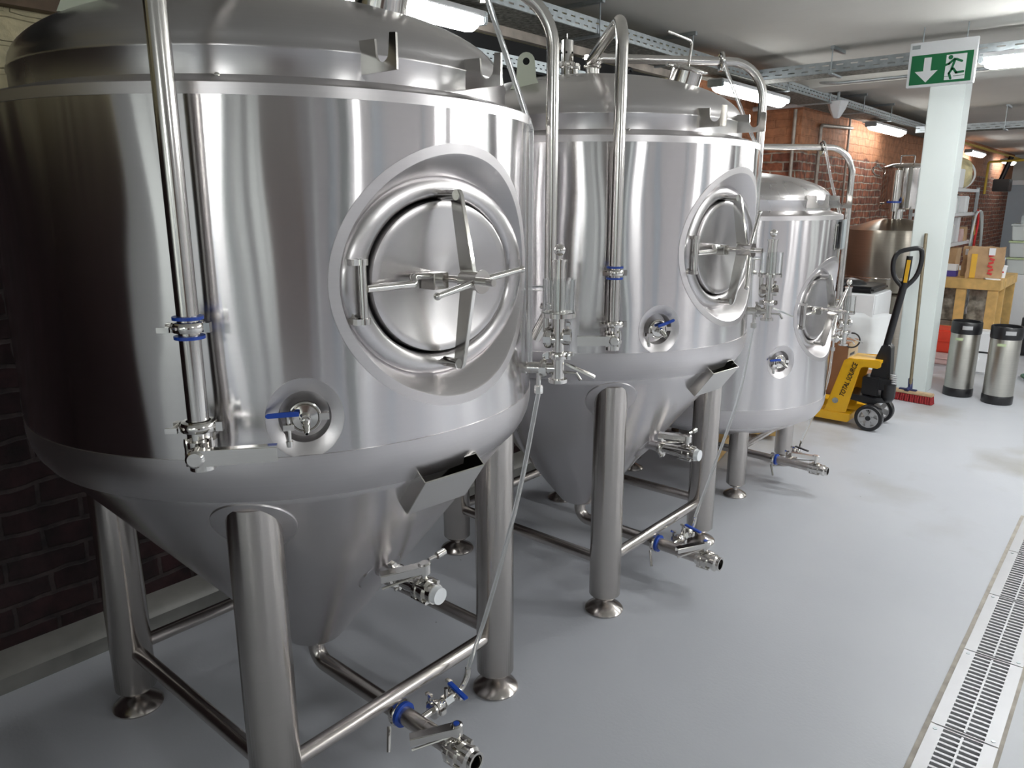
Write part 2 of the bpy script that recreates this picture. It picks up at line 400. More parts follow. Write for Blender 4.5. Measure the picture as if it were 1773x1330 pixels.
# ================================================================ the room
CEIL = 2.60
YF, YB, XR = 21.0, -5.0, 4.6
XL = -2.75      # near brick wall
m = MB()
m.bb((-3.6, YB, -0.12), (-0.318, YF, 0)); m.bb((-0.118, YB, -0.12), (XR, YF, 0)); m.bb((-0.318, 1.83, -0.2), (-0.118, 4.367, -0.12)); m.bb((-0.318, YB, -0.2), (-0.118, 1.827, 0)); m.bb((-0.318, 4.367, -0.2), (-0.118, YF, 0))
struct(m.build('floor', 'floor'))
m = MB()
for x0, x1 in ((-0.320, -0.294), (-0.140, -0.118)): m.bb((x0, 1.827, -0.03), (x1, 4.367, 0.0015))
struct(m.build('trim_1', 'seam'))
m = MB()
m.bb((-3.6, YB, CEIL), (XR, YF, CEIL + 0.15))
struct(m.build('ceiling', 'ceil'))
m = MB()
m.bb((-3.3, 6.78, 2.49), (XR, 7.15, CEIL + 0.02))
struct(m.build('trim_2', 'ceil'))
# near brick wall with a wide dark opening high up, its sill and a lintel
OY0, OY1, OZ0, OZ1 = 1.06, 4.85, 1.95, 2.38
m = MB()
m.bb((XL - 0.35, YB, 0), (XL, OY0, CEIL)); m.bb((XL - 0.35, OY0, 0), (XL, OY1, OZ0)); m.bb((XL - 0.35, OY0, OZ1), (XL, OY1, CEIL)); m.bb((XL - 0.35, OY1, 0), (XL, 5.2, CEIL))
m.bb((-3.65, 5.2, 0), (-3.30, 7.6, CEIL))
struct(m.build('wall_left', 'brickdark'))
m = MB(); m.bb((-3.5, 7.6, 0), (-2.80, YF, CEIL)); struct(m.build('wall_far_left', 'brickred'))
m = MB(); m.bb((-3.30, 5.2, 0), (-3.28, 7.6, CEIL)); struct(m.build('wall_bay', 'brickred'))
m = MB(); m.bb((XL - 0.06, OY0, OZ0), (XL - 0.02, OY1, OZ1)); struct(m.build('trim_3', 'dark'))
m = MB(); m.bb((XL, -5, 2.19), (XL + 0.04, 1.06, 2.60)); struct(m.build('trim_11', 'dark'))
M['lintel'] = plain('rust_stained_plaster', (0.50, 0.44, 0.38), 0.8, var=0.35, scale=7)
m = MB(); m.bb((XL, 1.06, 2.38), (XL + 0.03, 5.2, 2.56)); struct(m.build('trim_4', 'lintel'))
m = MB(); m.bb((XL - 0.01, -5, 2.12), (XL + 0.05, 1.06, 2.19)); struct(m.build('trim_5', 'oxide'))
m = MB(); m.prism([(XL, 0), (-2.62, 0), (-2.62, 0.055), (-2.65, 0.075), (XL, 0.085)], 10.1, Matrix(((1, 0, 0, 0), (0, 0, 1, YB), (0, 1, 0, 0), (0, 0, 0, 1))))
struct(m.build('baseboard_left', 'plinth'))
# far end wall with the grey door and a brick pier
m = MB(); m.bb((-3.5, YF, 0), (XR, YF + 0.2, CEIL)); struct(m.build('wall_far', 'white'))
m = MB(); m.bb((-1.98, 20.6, 0), (-1.50, 21.0, 2.55)); struct(m.build('trim_6', 'brickred'))
dn = thing('door_1', 'grey painted metal door in the far end wall', 'door', (-2.62, 20.85, 0)); dn['kind'] = 'structure'
m = MB(); m.bb((-0.36, -0.06, 0.01), (0.36, 0.06, 1.93)); m.build('door_leaf', 'greydoor', dn)
m = MB(); m.bb((-0.44, -0.09, 0), (-0.36, 0.08, 2.0)); m.bb((0.36, -0.09, 0), (0.52, 0.08, 2.0)); m.bb((-0.44, -0.09, 1.93), (0.52, 0.08, 2.03)); m.build('door_frame', 'whitebox', dn)
m = MB(); m.box((0.26, -0.09, 0.98), (0.14, 0.05, 0.05)); m.build('door_handle', 'black', dn)
# right and back walls with windows
def wall_with_windows(name, axis, pos, t, lo, hi, wins, mat='white'):
    m = MB(); wins = sorted(wins)
    def put(a0, a1, z0, z1):
        if axis == 'y': m.bb((a0, pos, z0), (a1, pos + t, z1))
        else: m.bb((pos, a0, z0), (pos + t, a1, z1))
    cur = lo
    for a0, a1, z0, z1 in wins:
        put(cur, a0, 0, CEIL + .05); put(a0, a1, 0, z0); put(a0, a1, z1, CEIL + .05); cur = a1
    put(cur, hi, 0, CEIL + .05)
    return struct(m.build(name, mat))
backw = [(-1.2, 0.45, 0.5, 2.35), (3.9, 4.5, 0.5, 2.35)]
rightw = [(-4.85, -3.45, 0.5, 2.35), (6.9, 8.1, 0.7, 2.2), (11.2, 12.6, 0.7, 2.2)]
wall_with_windows('wall_back', 'y', YB - 0.2, 0.2, -3.5, XR, backw)
wall_with_windows('wall_right', 'x', XR, 0.2, YB, YF, rightw, 'lilacgrey')
wi = 1
for a0, a1, z0, z1 in backw:
    m = MB(); y = YB - 0.1
    for q in (a0 + .03, (a0 + a1) / 2, a1 - .03): m.bb((q - .03, y - .03, z0), (q + .03, y + .03, z1))
    for q in (z0 + .03, z1 - .03): m.bb((a0, y - .03, q - .03), (a1, y + .03, q + .03))
    struct(m.build('window_%d' % wi, 'whitebox')); wi += 1
for a0, a1, z0, z1 in rightw:
    m = MB(); x = XR + 0.1
    for q in (a0 + .03, (a0 + a1) / 2, a1 - .03): m.bb((x - .03, q - .03, z0), (x + .03, q + .03, z1))
    for q in (z0 + .03, z1 - .03): m.bb((x - .03, a0, q - .03), (x + .03, a1, q + .03))
    struct(m.build('window_%d' % wi, 'whitebox')); wi += 1
# columns
def column(n, x0, x1, y0, y1):
    m = MB(); m.bb((x0, y0, 0), (x1, y1, CEIL + 0.02)); return struct(m.build(n, 'colpaint', bevel=0.006))
column('trim_7', -1.535, -1.290, 6.80, 7.04)
column('trim_8', 1.8, 2.04, 6.80, 7.04)
column('trim_9', 1.8, 2.04, 0.3, 0.54)
column('trim_10', 1.75, 1.99, -3.4, -3.16)

# ================================================================ light fixtures
def fixture(label, loc, rz, L=1.27, mat='tube'):
    t = thing('tube_light', label, 'light', loc, rz, None)
    m = MB()
    prof = [(-0.055, 0.0), (0.055, 0.0), (0.062, -0.028), (-0.062, -0.028)]
    m.prism(prof, L, Matrix(((1, 0, 0, 0), (0, 0, 1, -L / 2), (0, 1, 0, 0), (0, 0, 0, 1))))
    m.build('housing', 'whitebox', t, bevel=0.004)
    m = MB(); n = 14; h = L / 2 - 0.03
    ring = [(0.058 * math.cos(PI + PI * i / n), -0.03 + 0.062 * math.sin(PI + PI * i / n)) for i in range(n + 1)]
    secs = [(-h, 0.72), (-h + 0.02, 0.93), (-h + 0.05, 1), (h - 0.05, 1), (h - 0.02, 0.93), (h, 0.72)]
    vs = [(x * s, y, -0.03 + (z + 0.03) * s) for y, s in secs for x, z in ring]
    k = n + 1
    fs = [(i * k + j, i * k + j + 1, (i + 1) * k + j + 1, (i + 1) * k + j) for i in range(len(secs) - 1) for j in range(n)]
    fs += [tuple(range(k)), tuple((len(secs) - 1) * k + j for j in range(k - 1, -1, -1))]
    m.add(vs, fs); m.build('diffuser', mat, t)
    for y in (-L / 2 + 0.012, L / 2 - 0.012): m = MB(); m.box((0, y, -0.03), (0.12, 0.03, 0.055)); m.build('end_cap', 'galv', t, bevel=0.006)
    for y in (-L / 2 + 0.25, L / 2 - 0.25): m = MB(); m.cyl((0, y, 0), (0, y, (0.022 if rz == 0 else CEIL - loc[2])), 0.004, seg=8); m.build('hanger_rod', 'galv', t)
    return t
ZL = 2.40
fixture('lit tube light directly above the nearest steel tank', (-2.56, 2.13, ZL), 0, mat='tubew')
fixture('lit tube light in front of the orange brick wall, behind the middle tank', (-2.56, 5.85, ZL), 0, mat='tubew')
fixture('lit tube light left of the white column, above the tall steel hopper', (-2.56, 9.6, ZL), 0, mat='tubew')
fixture('lit tube light above the cream sack, just right of the white column', (-2.62, 15.3, ZL), 0, mat='tubew')
fixture('farthest lit tube light, above the grey door', (-2.62, 18.9, ZL), 0, mat='tubew')
fixture('lit tube light running crosswise right of the green exit sign', (-0.36, 5.55, 2.42), PI / 2)
fixture('lit tube light on the ceiling right of the camera, nearest to it', (0.95, 4.2, 2.42), PI / 2)
fixture('lit tube light on the ceiling out towards the right wall', (2.9, 3.9, 2.42), PI / 2)
fixture('lit tube light added on the unseen ceiling by the brown cupboard, brightening the foreground floor', (2.9, 0.7, 2.42), PI / 2)  # extra lamp added out of view to brighten the foreground floor
fixture('lit tube light added on the unseen ceiling near the back windows, brightening the back wall', (1.7, -3.7, 2.42), PI / 2)  # added behind the camera to light the back wall that the drums reflect
m = MB(); m.bb((-2.75, -0.95, 0), (-1.66, -0.72, CEIL)); struct(m.build('unseen_shade_wall', 'brickdark'))  # unseen blocker added to shade the left corner and darken the drum's reflection
m = MB(); m.bb((1.25, YB - 0.01, 0), (2.25, YB + 0.03, 2.1)); struct(m.build('added_reflection_slab', 'greydoor', bevel=0.01))  # dark slab added behind the camera for contrast in the steel reflections
for k_, (y0_, y1_) in enumerate(((-1.45, -1.32), (-0.75, -0.45), (0.55, 0.68), (1.35, 1.75), (3.3, 3.42), (4.9, 5.4))):  # grey pilasters added out of view to put dark streaks in the reflections
    m = MB(); m.bb((XR - 0.12, y0_, 0), (XR, y1_, CEIL)); struct(m.build('trim_%d' % (20 + k_), 'whitebox' if k_ == 0 else 'greydoor', bevel=0.01))
fixture('lit tube light in the crosswise row nearest the right wall', (3.0, 5.55, 2.42), PI / 2)
fixture('lit tube light on the ceiling beyond the columns, middle of the hall', (0.9, 9.3, 2.42), PI / 2)
fixture('lit tube light deep in the hall near the far wall', (0.9, 14.5, 2.42), PI / 2)
# brown wooden cupboard by the right wall behind the camera
t = thing('wooden_cupboard', 'brown wooden cupboard against the right wall behind the camera', 'cupboard', (4.3, -2.6, 0))
m = MB(); m.bb((-0.25, -0.75, 0.06), (0.28, 0.75, 2.2)); m.build('carcass', plain('brown_cupboard', (0.14, 0.09, 0.075), 0.5, var=0.15), t, bevel=0.005)
for y in (-0.375, 0.375): m = MB(); m.bb((-0.272, y - 0.365, 0.08), (-0.252, y + 0.365, 2.18)); m.build('cupboard_door', bpy.data.materials['brown_cupboard'], t, bevel=0.003)
m = MB(); m.bb((-0.22, -0.72, 0.0), (0.25, 0.72, 0.06)); m.build('cupboard_plinth', 'black', t)

# ================================================================ fermentation tanks
def cpol(a, R, z): a = math.radians(a); return Vector((R * math.cos(a), R * math.sin(a), z))
def clamp(mb, p, d, r, up=None, wing=True):
    """hygienic clamp ring with wing nut"""
    p = Vector(p); T = frame(p, d, up)
    mb.lathe([(r * 1.02, -0.010), (r * 1.45, -0.008), (r * 1.55, -0.002), (r * 1.55, 0.004), (r * 1.40, 0.010), (r * 1.02, 0.011)], T, 28)
    if wing:
        mb.box((r * 1.75, 0, 0), (r * 0.55, 0.016, 0.018), M=T)
        mb.box((-r * 1.75, 0, 0), (r * 0.55, 0.016, 0.018), M=T)
        mb.add(*_cylv((r * 1.80, -0.018, 0), (r * 1.80, 0.026, 0), 0.0045), M=T)
        mb.box((r * 1.80, 0.030, 0), (0.022, 0.008, 0.010), M=T)
def _cylv(p0, p1, r, seg=10):
    p0 = Vector(p0); p1 = Vector(p1); T = frame(p0, p1 - p0); L = (p1 - p0).length
    vs = [T @ Vector((r * math.cos(2 * PI * k / seg), r * math.sin(2 * PI * k / seg), z)) for z in (0, L) for k in range(seg)]
    fs = [(k, (k + 1) % seg, seg + (k + 1) % seg, seg + k) for k in range(seg)] + [tuple(range(seg - 1, -1, -1)), tuple(range(seg, 2 * seg))]
    return vs, fs
def butterfly(parent, p, d, stem, lever, r, L=0.115, cap=None, name='butterfly_valve', dot=False, trigger=True):
    """valve body at p on axis d, stem direction, lever direction"""
    p = Vector(p); d = Vector(d).normalized(); stem = Vector(stem).normalized(); lever = Vector(lever).normalized()
    m = MB()
    m.ring(p - d * 0.013, d, r * 0.9, r * 1.65, 0.012); m.ring(p + d * 0.013, d, r * 0.9, r * 1.65, 0.012); m.ring(p, d, r * 0.85, r * 1.5, 0.014)
    m.cyl(p - d * 0.035, p - d * 0.018, r * 1.25, seg=28, cap=False); m.ring(p + d * 0.030, d, r * 0.85, r * 1.3, 0.022)
    side = d.cross(stem)
    for a in (0.7, 2.4, 3.9, 5.5):
        q = p + (stem * math.sin(a) + side * math.cos(a)) * r * 1.5
        m.cyl(q - d * 0.026, q + d * 0.028, 0.0055, seg=8)
    m.cyl(p + stem * r * 1.3, p + stem * (r * 1.5 + 0.030), 0.009, seg=14)
    v = m.build(name, 'fit', parent)
    q = p + stem * (r * 1.5 + 0.028)
    m = MB(); T = Matrix.Identity(4)
    side2 = stem.cross(lever).normalized()
    R3 = Matrix((lever, side2, stem)).transposed().to_4x4(); R3.translation = q
    m.lathe([(0, -0.012), (0.017, -0.012), (0.017, 0.014), (0.013, 0.018), (0, 0.018)], R3, 24)
    a, b = 0.016, 0.013
    poly = [(0.0, -a), (L, -b), (L, b), (0.0, a)]
    m.prism(poly, 0.003, R3 @ Matrix.Translation((0, 0, 0.010)))
    m.box((L / 2, -a + 0.002, 0.002), (L, 0.003, 0.018), M=R3); m.box((L / 2, a - 0.002, 0.002), (L, 0.003, 0.018), M=R3)
    h = m.build('valve_lever', 'fit', v)
    if trigger:
        m = MB(); m.tube([R3 @ Vector((0.0, 0, -0.012)), R3 @ Vector((0.03, 0, -0.018)), R3 @ Vector((L * 0.97, 0, -0.030))], 0.004, 8); m.build('trigger', 'fit', v)
    if dot:
        m = MB(); m.cyl(R3 @ Vector((0, 0, 0.017)), R3 @ Vector((0, 0, 0.020)), 0.008, seg=16); m.build('blue_cap', 'blue', v)
    if cap:
        m = MB(); m.cyl(p + d * 0.036, p + d * 0.058, r * 1.15, r * 1.08, seg=28); m.build('white_cap', 'whitecap', v)
    return v
def gasket(parent, p, d, r):
    m = MB(); m.ring(p, d, r * 1.05, r * 1.42, 0.004); m.ring(Vector(p) + Vector(d).normalized() * 0.018, d, r * 1.02, r * 1.5, 0.006); m.ring(Vector(p) - Vector(d).normalized() * 0.018, d, r * 1.02, r * 1.5, 0.006)
    return m.build('blue_gasket', 'blue', parent)

def cyl_cut(R, prof_parts, cutters, mat, parent, z0, z1):
    """drum shell with round windows cut where the manway and the thermometer port sit"""
    m = MB(); seg = 180
    m.lathe([(R, z0), (R, z1), (R - 0.012, z1), (R - 0.012, z0)], None, seg, closed=True)
    d = m.build('drum', mat, parent)
    me = d.data
    cm = MB()
    for (ang, z, a, b, dep) in cutters:
        A = math.radians(ang); n = Vector((math.cos(A), math.sin(A), 0)); t = Vector((-math.sin(A), math.cos(A), 0))
        T = Matrix((t, Vector((0, 0, 1)), n)).transposed().to_4x4(); T.translation = Vector((0, 0, z))
        cm.lathe([(0, R - dep), (1, R - dep), (1, R + 0.1), (0, R + 0.1)], T @ Matrix.Diagonal((a, b, 1, 1)), 96)
    c = cm.build('cutter', mat, parent)
    md = d.modifiers.new('cut', 'BOOLEAN'); md.object = c; md.operation = 'DIFFERENCE'; md.solver = 'EXACT'
    bpy.context.view_layer.update()
    dg = bpy.context.evaluated_depsgraph_get()
    new = bpy.data.meshes.new_from_object(d.evaluated_get(dg))
    d.modifiers.clear(); d.data = new; new.name = 'drum'
    bpy.data.objects.remove(c)
    new.polygons.foreach_set('use_smooth', [True] * len(new.polygons))
    nor = [None] * len(new.loops)
    for p in new.polygons:
        rs = [math.hypot(new.vertices[i].co.x, new.vertices[i].co.y) for i in p.vertices]
        outer = all(abs(r - R) < 0.0015 for r in rs) and abs(p.normal.z) < 0.5
        for li in p.loop_indices:
            co = new.vertices[new.loops[li].vertex_index].co
            nor[li] = Vector((co.x, co.y, 0)).normalized() if outer else p.normal.copy()
    new.normals_split_custom_set(nor)
    return d
def collar(name, mat, parent, R, ang, z, rings):
    """ring band from an oval on the drum surface inward: rings = [(a, b, mode, value)]"""
    A = math.radians(ang); m = MB(); seg = 96; vs = []
    Rz = Matrix.Rotation(A, 4, 'Z')
    for a, b, mode, val in rings:
        for k in range(seg):
            t = 2 * PI * k / seg; y = a * math.cos(t); zz = b * math.sin(t)
            x = math.sqrt(R * R - y * y) + val if mode == 'surf' else val
            vs.append(Rz @ Vector((x, y, z + zz)))
    fs = [(i * seg + k, i * seg + (k + 1) % seg, (i + 1) * seg + (k + 1) % seg, (i + 1) * seg + k) for i in range(len(rings) - 1) for k in range(seg)]
    m.add(vs, fs); return m.build(name, mat, parent, ang=25)

def make_tank(label, loc, R=0.672, zb=1.0, zt=1.765, rd=0.602, domeh=0.185, legs=((0.404, -0.40), (0.404, 0.40), (-0.40, -0.40), (-0.40, 0.40)),
              tip=(0.088, 0.232), doorz=1.385, ds=1.0, portz=1.12, porta=-32.3, wheel=8, pz=2.10, pb=1.135, pclamp=1.325, big=True,
              left_lever=(0.60, 0.80, 0.0), left_stem=(0.80, -0.60, 0), left_len=0.145, porthandle=PI, shallow=False, leftpipe=True, tagplate=False, devz=1.11, hoseclip=True):
    t = thing('fermentation_tank', label, 'tank', loc)
    hz = portz
    # --- shell
    cyl_cut(R, None, [(0, doorz, 0.303 * ds, 0.283 * ds, 0.25), (porta, portz, 0.0775, 0.0845, 0.12)], 'drum', t, zb + 0.04, zt - 0.024)
    m = MB(); m.lathe([(R - 0.036, zb - 0.062), (R - 0.029, zb - 0.064), (R - 0.014, zb - 0.042), (R - 0.004, zb - 0.018), (R + 0.0005, zb + 0.004), (R + 0.002, zb + 0.020), (R + 0.002, zb + 0.041), (R - 0.01, zb + 0.042)], None, 128); m.build('lower_band', 'band', t)
    m = MB(); m.lathe([(R - 0.012, zt - 0.025), (R + 0.0015, zt - 0.024), (R + 0.001, zt - 0.003), (R - 0.004, zt + 0.001), (rd - 0.004, zt + 0.022)], None, 128); m.build('shoulder', 'band', t)
    h0 = zt + 0.018; kc = zt + 0.066
    prof = [(rd, h0), (rd, kc), (rd + 0.0025, kc + 0.004), (rd + 0.0025, kc + 0.009), (rd - 0.001, kc + 0.014)]
    for i in range(1, 25):
        a = PI / 2 * i / 24; prof.append((max(0, (rd - 0.001) * math.cos(a)), kc + 0.014 + domeh * math.sin(a)))
    m = MB(); m.lathe(prof, None, 128); m.build('dome', 'dome', t, ang=60)
    apex = kc + 0.014 + domeh
    if shallow: cp = [(R - 0.036, zb - 0.062), (R - 0.036, zb - 0.066), (R * 0.8, zb - 0.12), (0.35, zb - 0.165), (0.10, zb - 0.19), (0.08, zb - 0.21), (0, zb - 0.21)]
    else: cp = [(R - 0.036, zb - 0.060), (R - 0.0365, zb - 0.068), (R - 0.050, zb - 0.085), (tip[0] + 0.012, tip[1] + 0.018), (tip[0], tip[1] + 0.004), (tip[0] - 0.012, tip[1] - 0.004), (0, tip[1] - 0.008)]
    m = MB(); m.lathe(cp, None, 128); m.build('cone', 'cone', t, ang=60)
    ca = (tip[0] + 0.012, tip[1] + 0.018); cb = (R - 0.050, zb - 0.085); csl = (cb[0] - ca[0]) / (cb[1] - ca[1])
    def conez(r): return ca[1] + (r - ca[0]) / csl
    def coner(z): return ca[0] + (z - ca[1]) * csl
    # --- legs with pads, adjustable feet, stretchers
    lr = 0.060 if not shallow else 0.050
    for (x, y) in legs:
        rr = math.hypot(x, y)
        ztop = (zb - 0.02) if shallow else conez(rr) + 0.06
        ztop = min(ztop, zb - 0.03)
        m = MB(); m.lathe([(0, 0.062), (lr - 0.012, 0.060), (lr, 0.072), (lr, ztop), (0, ztop)], Matrix.Translation((x, y, 0)), 40)
        lg = m.build('leg', 'leg', t, ang=50)
        m = MB(); m.lathe([(0, 0), (lr * 1.22, 0.0), (lr * 1.25, 0.006), (lr * 1.15, 0.014), (lr * 0.55, 0.030), (0.013, 0.034), (0.013, 0.066), (0, 0.066)], Matrix.Translation((x, y, 0)), 40)
        m.build('foot', 'leg', lg)
        if not shallow:
            n = Vector((x / rr, y / rr, -0.735)).normalized()   # outward cone normal
            zc = conez(rr)
            uu = Vector((x / rr, y / rr, 0)); vv = Vector((-uu.y, uu.x, 0)); vs = []
            for ra, off in ((0.045, 0.005), (0.086, 0.005), (0.092, 0.0035), (0.094, -0.002)):
                for k in range(64):      # disc bent onto the cone
                    a = 2 * PI * k / 64; du = ra * 1.12 * math.cos(a); dv = ra * math.sin(a)
                    sl = Vector((csl, 0, 1)).normalized(); rad = rr + du * sl.x; zz = zc + du * sl.z
                    th = dv / rr; rr2 = rad + off * sl.z
                    vs.append((uu * math.cos(th) + vv * math.sin(th)) * rr2 + Vector((0, 0, zz - off * sl.x)))
            m = MB(); m.add(vs, [(i * 64 + k, i * 64 + (k + 1) % 64, (i + 1) * 64 + (k + 1) % 64, (i + 1) * 64 + k) for i in range(3) for k in range(64)]); m.build('pad', 'band', lg)
    order = (0, 1, 3, 2)
    for i in range(4):
        a = legs[order[i]]; b = legs[order[(i + 1) % 4]]; z = 0.205 if not shallow else 0.26
        m = MB(); m.cyl((a[0], a[1], z), (b[0], b[1], z), 0.0215 if not shallow else 0.017, seg=20, cap=False); m.build('stretcher', 'leg', t)
    # --- manway
    P0 = R - 0.072 * (1 if big else 0.8)
    yo = 0.305 * ds
    P0 = math.sqrt(R * R - yo * yo) + 0.001
    collar('manway_collar', 'band', t, R, 0, doorz, [(0.307 * ds, 0.287 * ds, 'surf', -0.002), (0.307 * ds, 0.287 * ds, 'surf', 0.0015), (0.286 * ds, 0.266 * ds, 'surf', 0.0), (0.284 * ds, 0.262 * ds, 'surf', -0.003), (0.276 * ds, 0.216 * ds, 'plane', P0)])
    T = Matrix(((0, 0, 1, P0), (1, 0, 0, 0), (0, 1, 0, doorz), (0, 0, 0, 1)))
    S = (1.26 * ds, 1.0 * ds)
    m = MB(); m.lathe([(0.222, -0.012), (0.224, 0.003), (0.220, 0.011), (0.213, 0.0155), (0.200, 0.018), (0.186, 0.0165), (0.178, 0.012), (0.175, 0.004), (0.174, -0.02)], T, 96, S)
    fr = m.build('manway_frame', 'door', t, ang=50)
    m = MB(); m.lathe([(0, 0.004), (0.05, 0.006), (0.10, 0.010), (0.15, 0.017), (0.163, 0.020), (0.168, 0.018), (0.170, 0.008), (0.168, -0.01)], T, 96, S)
    dr = m.build('manway_door', 'door', t, ang=50)
    px = P0
    m = MB()   # crossbar: flat bar bent outwards at the hub
    poly = [(px + 0.050, doorz + 0.190 * ds), (px + 0.068, doorz + 0.192 * ds), (px + 0.075, doorz + 0.180 * ds), (px + 0.110, doorz + 0.018), (px + 0.110, doorz - 0.018), (px + 0.075, doorz - 0.195 * ds), (px + 0.068, doorz - 0.207 * ds), (px + 0.048, doorz - 0.205 * ds), (px + 0.046, doorz - 0.190 * ds), (px + 0.072, doorz), (px + 0.044, doorz + 0.175 * ds)]
    m.prism(poly, 0.013, Matrix(((1, 0, 0, 0), (0, 0, 1, -0.0065), (0, 1, 0, 0), (0, 0, 0, 1))))
    m.build('crossbar', 'fit', dr, bevel=0.0015)
    m = MB()
    m.bm.free()
    for z in (doorz + 0.180 * ds, doorz - 0.195 * ds):
        m = MB(); m.cyl((px + 0.012, -0.006, z), (px + 0.062, -0.006, z), 0.0115, seg=20); m.build('bar_post', 'fit', fr)
    m = MB()
    hx = px + 0.118
    m.cyl((px + 0.01, 0, doorz - 0.004), (hx + 0.048, 0, doorz - 0.004), 0.0085, seg=16)
    m.cyl((px + 0.075, 0, doorz - 0.004), (hx + 0.012, 0, doorz - 0.004), 0.021, seg=24)
    m.cyl((hx + 0.012, 0, doorz - 0.004), (hx + 0.015, 0, doorz - 0.004), 0.026, seg=24)
    for i in range(2):
        wa = math.radians(wheel + 180 * i)
        dv = Vector((0.10, math.cos(wa), math.sin(wa))).normalized()
        c = Vector((hx, 0, doorz - 0.004))
        m.cyl(c + dv * 0.012, c + dv * 0.135, 0.0085, 0.0060, seg=14); m.sphere(c + dv * 0.137, 0.0085, 12)
    m.build('hand_wheel', 'fit', dr)
    m = MB(); m.box((px + 0.030, -0.045, doorz - 0.004), (0.045, 0.045, 0.036)); m.build('hinge_block', 'fit', dr, bevel=0.002)
    m = MB(); hy = -0.245 * ds; hxx = px + 0.030
    m.cyl((hxx, hy, doorz + 0.05), (hxx, hy, doorz - 0.075), 0.0085, seg=16)
    for z in (doorz + 0.048, doorz - 0.072):
        m.cyl((hxx, hy, z - 0.006), (hxx, hy, z + 0.006), 0.013, seg=20); m.box((hxx - 0.012, hy - 0.010, z), (0.035, 0.026, 0.012))
    m.build('hinge', 'fit', fr)
    m = MB(); m.tube(fillet([(hxx + 0.004, hy + 0.006, doorz - 0.006), (hxx + 0.012, -0.115, doorz - 0.006), (hxx + 0.002, -0.112, doorz + 0.010), (hxx - 0.002, -0.02, doorz + 0.004)], [0.008, 0.008], 6), 0.0082, 12)
    m.build('hinge_arm', 'fit', dr)
    # --- thermometer / sample port
    collar('port_collar', 'band', t, R, porta, portz, [(0.0785, 0.0855, 'surf', -0.001), (0.0785, 0.0855, 'surf', 0.0012), (0.077, 0.084, 'surf', 0.001), (0.053, 0.055, 'plane', R - 0.014), (0.0525, 0.0545, 'plane', R - 0.018), (0.050, 0.052, 'plane', R - 0.050), (0.016, 0.016, 'plane', R - 0.052), (0.0005, 0.0005, 'plane', R - 0.052)])
    A = math.radians(porta); n = Vector((math.cos(A), math.sin(A), 0)); tt = Vector((-math.sin(A), math.cos(A), 0)); p = n * (R - 0.02) + Vector((0, 0, portz))
    m = MB(); m.lathe([(0.0, -0.03), (0.014, -0.03), (0.014, 0.0), (0.026, 0.002), (0.028, 0.008), (0.026, 0.014), (0.012, 0.016), (0.010, 0.032), (0, 0.032)], frame(p, n), 28)
    m.torus(p + n * 0.008, n, 0.031, 0.0035, 28, 8); m.box(p + tt * 0.038 + n * 0.008, (0.016, 0.02, 0.014), rz=A)
    dn = (n * 1.0 + Vector((0, 0, -0.45))).normalized()
    m.lathe([(0.0, 0), (0.010, 0), (0.010, 0.010), (0.0075, 0.012), (0.009, 0.016), (0.006, 0.022), (0.0085, 0.026), (0.0055, 0.034), (0.0075, 0.037), (0.0045, 0.046), (0.003, 0.046), (0.003, 0.04)], frame(p + n * 0.026, dn), 16)
    q = p - tt * 0.034 + n * 0.010
    m.cyl(q + Vector((0, 0, -0.052)), q + Vector((0, 0, 0.006)), 0.005, seg=10); m.box(q + Vector((0, 0, -0.018)), (0.016, 0.022, 0.012), rz=A); m.cyl(q + Vector((0, 0, -0.060)), q + Vector((0, 0, -0.048)), 0.0075, seg=12)
    sv = m.build('sample_valve', 'fit', t)
    m = MB(); hd = Matrix.Rotation(porthandle, 4, n) @ tt
    b0 = p + n * 0.030 - tt * 0.012 + Vector((0, 0, 0.014))
    T2 = Matrix((hd, n.cross(hd), n)).transposed().to_4x4(); T2.translation = b0
    m.prism([(0, -0.005), (0.030, -0.006), (0.062, -0.005), (0.066, 0), (0.062, 0.005), (0.030, 0.005), (0, 0.005)], 0.004, T2); m.build('valve_handle', 'blue', sv, bevel=0.001)
    # --- left downpipe (cleaning arm): dome centre, out, down, clamp, valve
    c45 = cpol(-47.7, 0.742, 0); pr = 0.0195
    zt2 = apex
    if leftpipe:
        m = MB(); m.tube(fillet([(0.01, -0.01, apex + 0.012), (0.01, -0.01, pz), (c45.x, c45.y, pz), (c45.x, c45.y, pb + 0.005)], [0.06, 0.085], 12), pr, 24, cap=False)
        lp = m.build('cleaning_pipe', 'pipe', t)
        m = MB(); clamp(m, (c45.x, c45.y, pclamp), (0, 0, 1), pr, up=(0.7, -0.7, 0)); m.build('pipe_clamp', 'fit', lp)
        m = MB(); clamp(m, (c45.x, c45.y, pb), (0, 0, 1), pr * 1.15, up=(0.7, -0.7, 0)); m.build('pipe_clamp', 'fit', lp)
        gasket(lp, (c45.x, c45.y, pclamp), (0, 0, 1), pr * 0.95)
        butterfly(t, (c45.x, c45.y, pb - 0.045), (0, 0, -1), left_stem, left_lever, pr * 0.95, left_len, trigger=False)
        m = MB(); m.tube([(c45.x, c45.y, pb - 0.03), (c45.x * 0.95, c45.y * 0.95, pb - 0.03), (c45.x * 0.88, c45.y * 0.88, pb - 0.03)], 0.012, 12); m.build('pipe_bracket', 'fit', t)
    # --- blow-off pipe right, with hook
    d45 = cpol(48.5, 0.742, 0)
    m = MB(); m.tube(fillet([(0.01, 0.02, apex + 0.01), (0.01, 0.02, pz + 0.01), (d45.x, d45.y, pz + 0.01), (d45.x, d45.y, devz + 0.13), (d45.x - 0.035, d45.y - 0.03, devz + 0.04)], [0.05, 0.15, 0.05], 12), pr * 0.9, 24, cap=False)
    bp = m.build('blow_off_pipe', 'pipe', t)
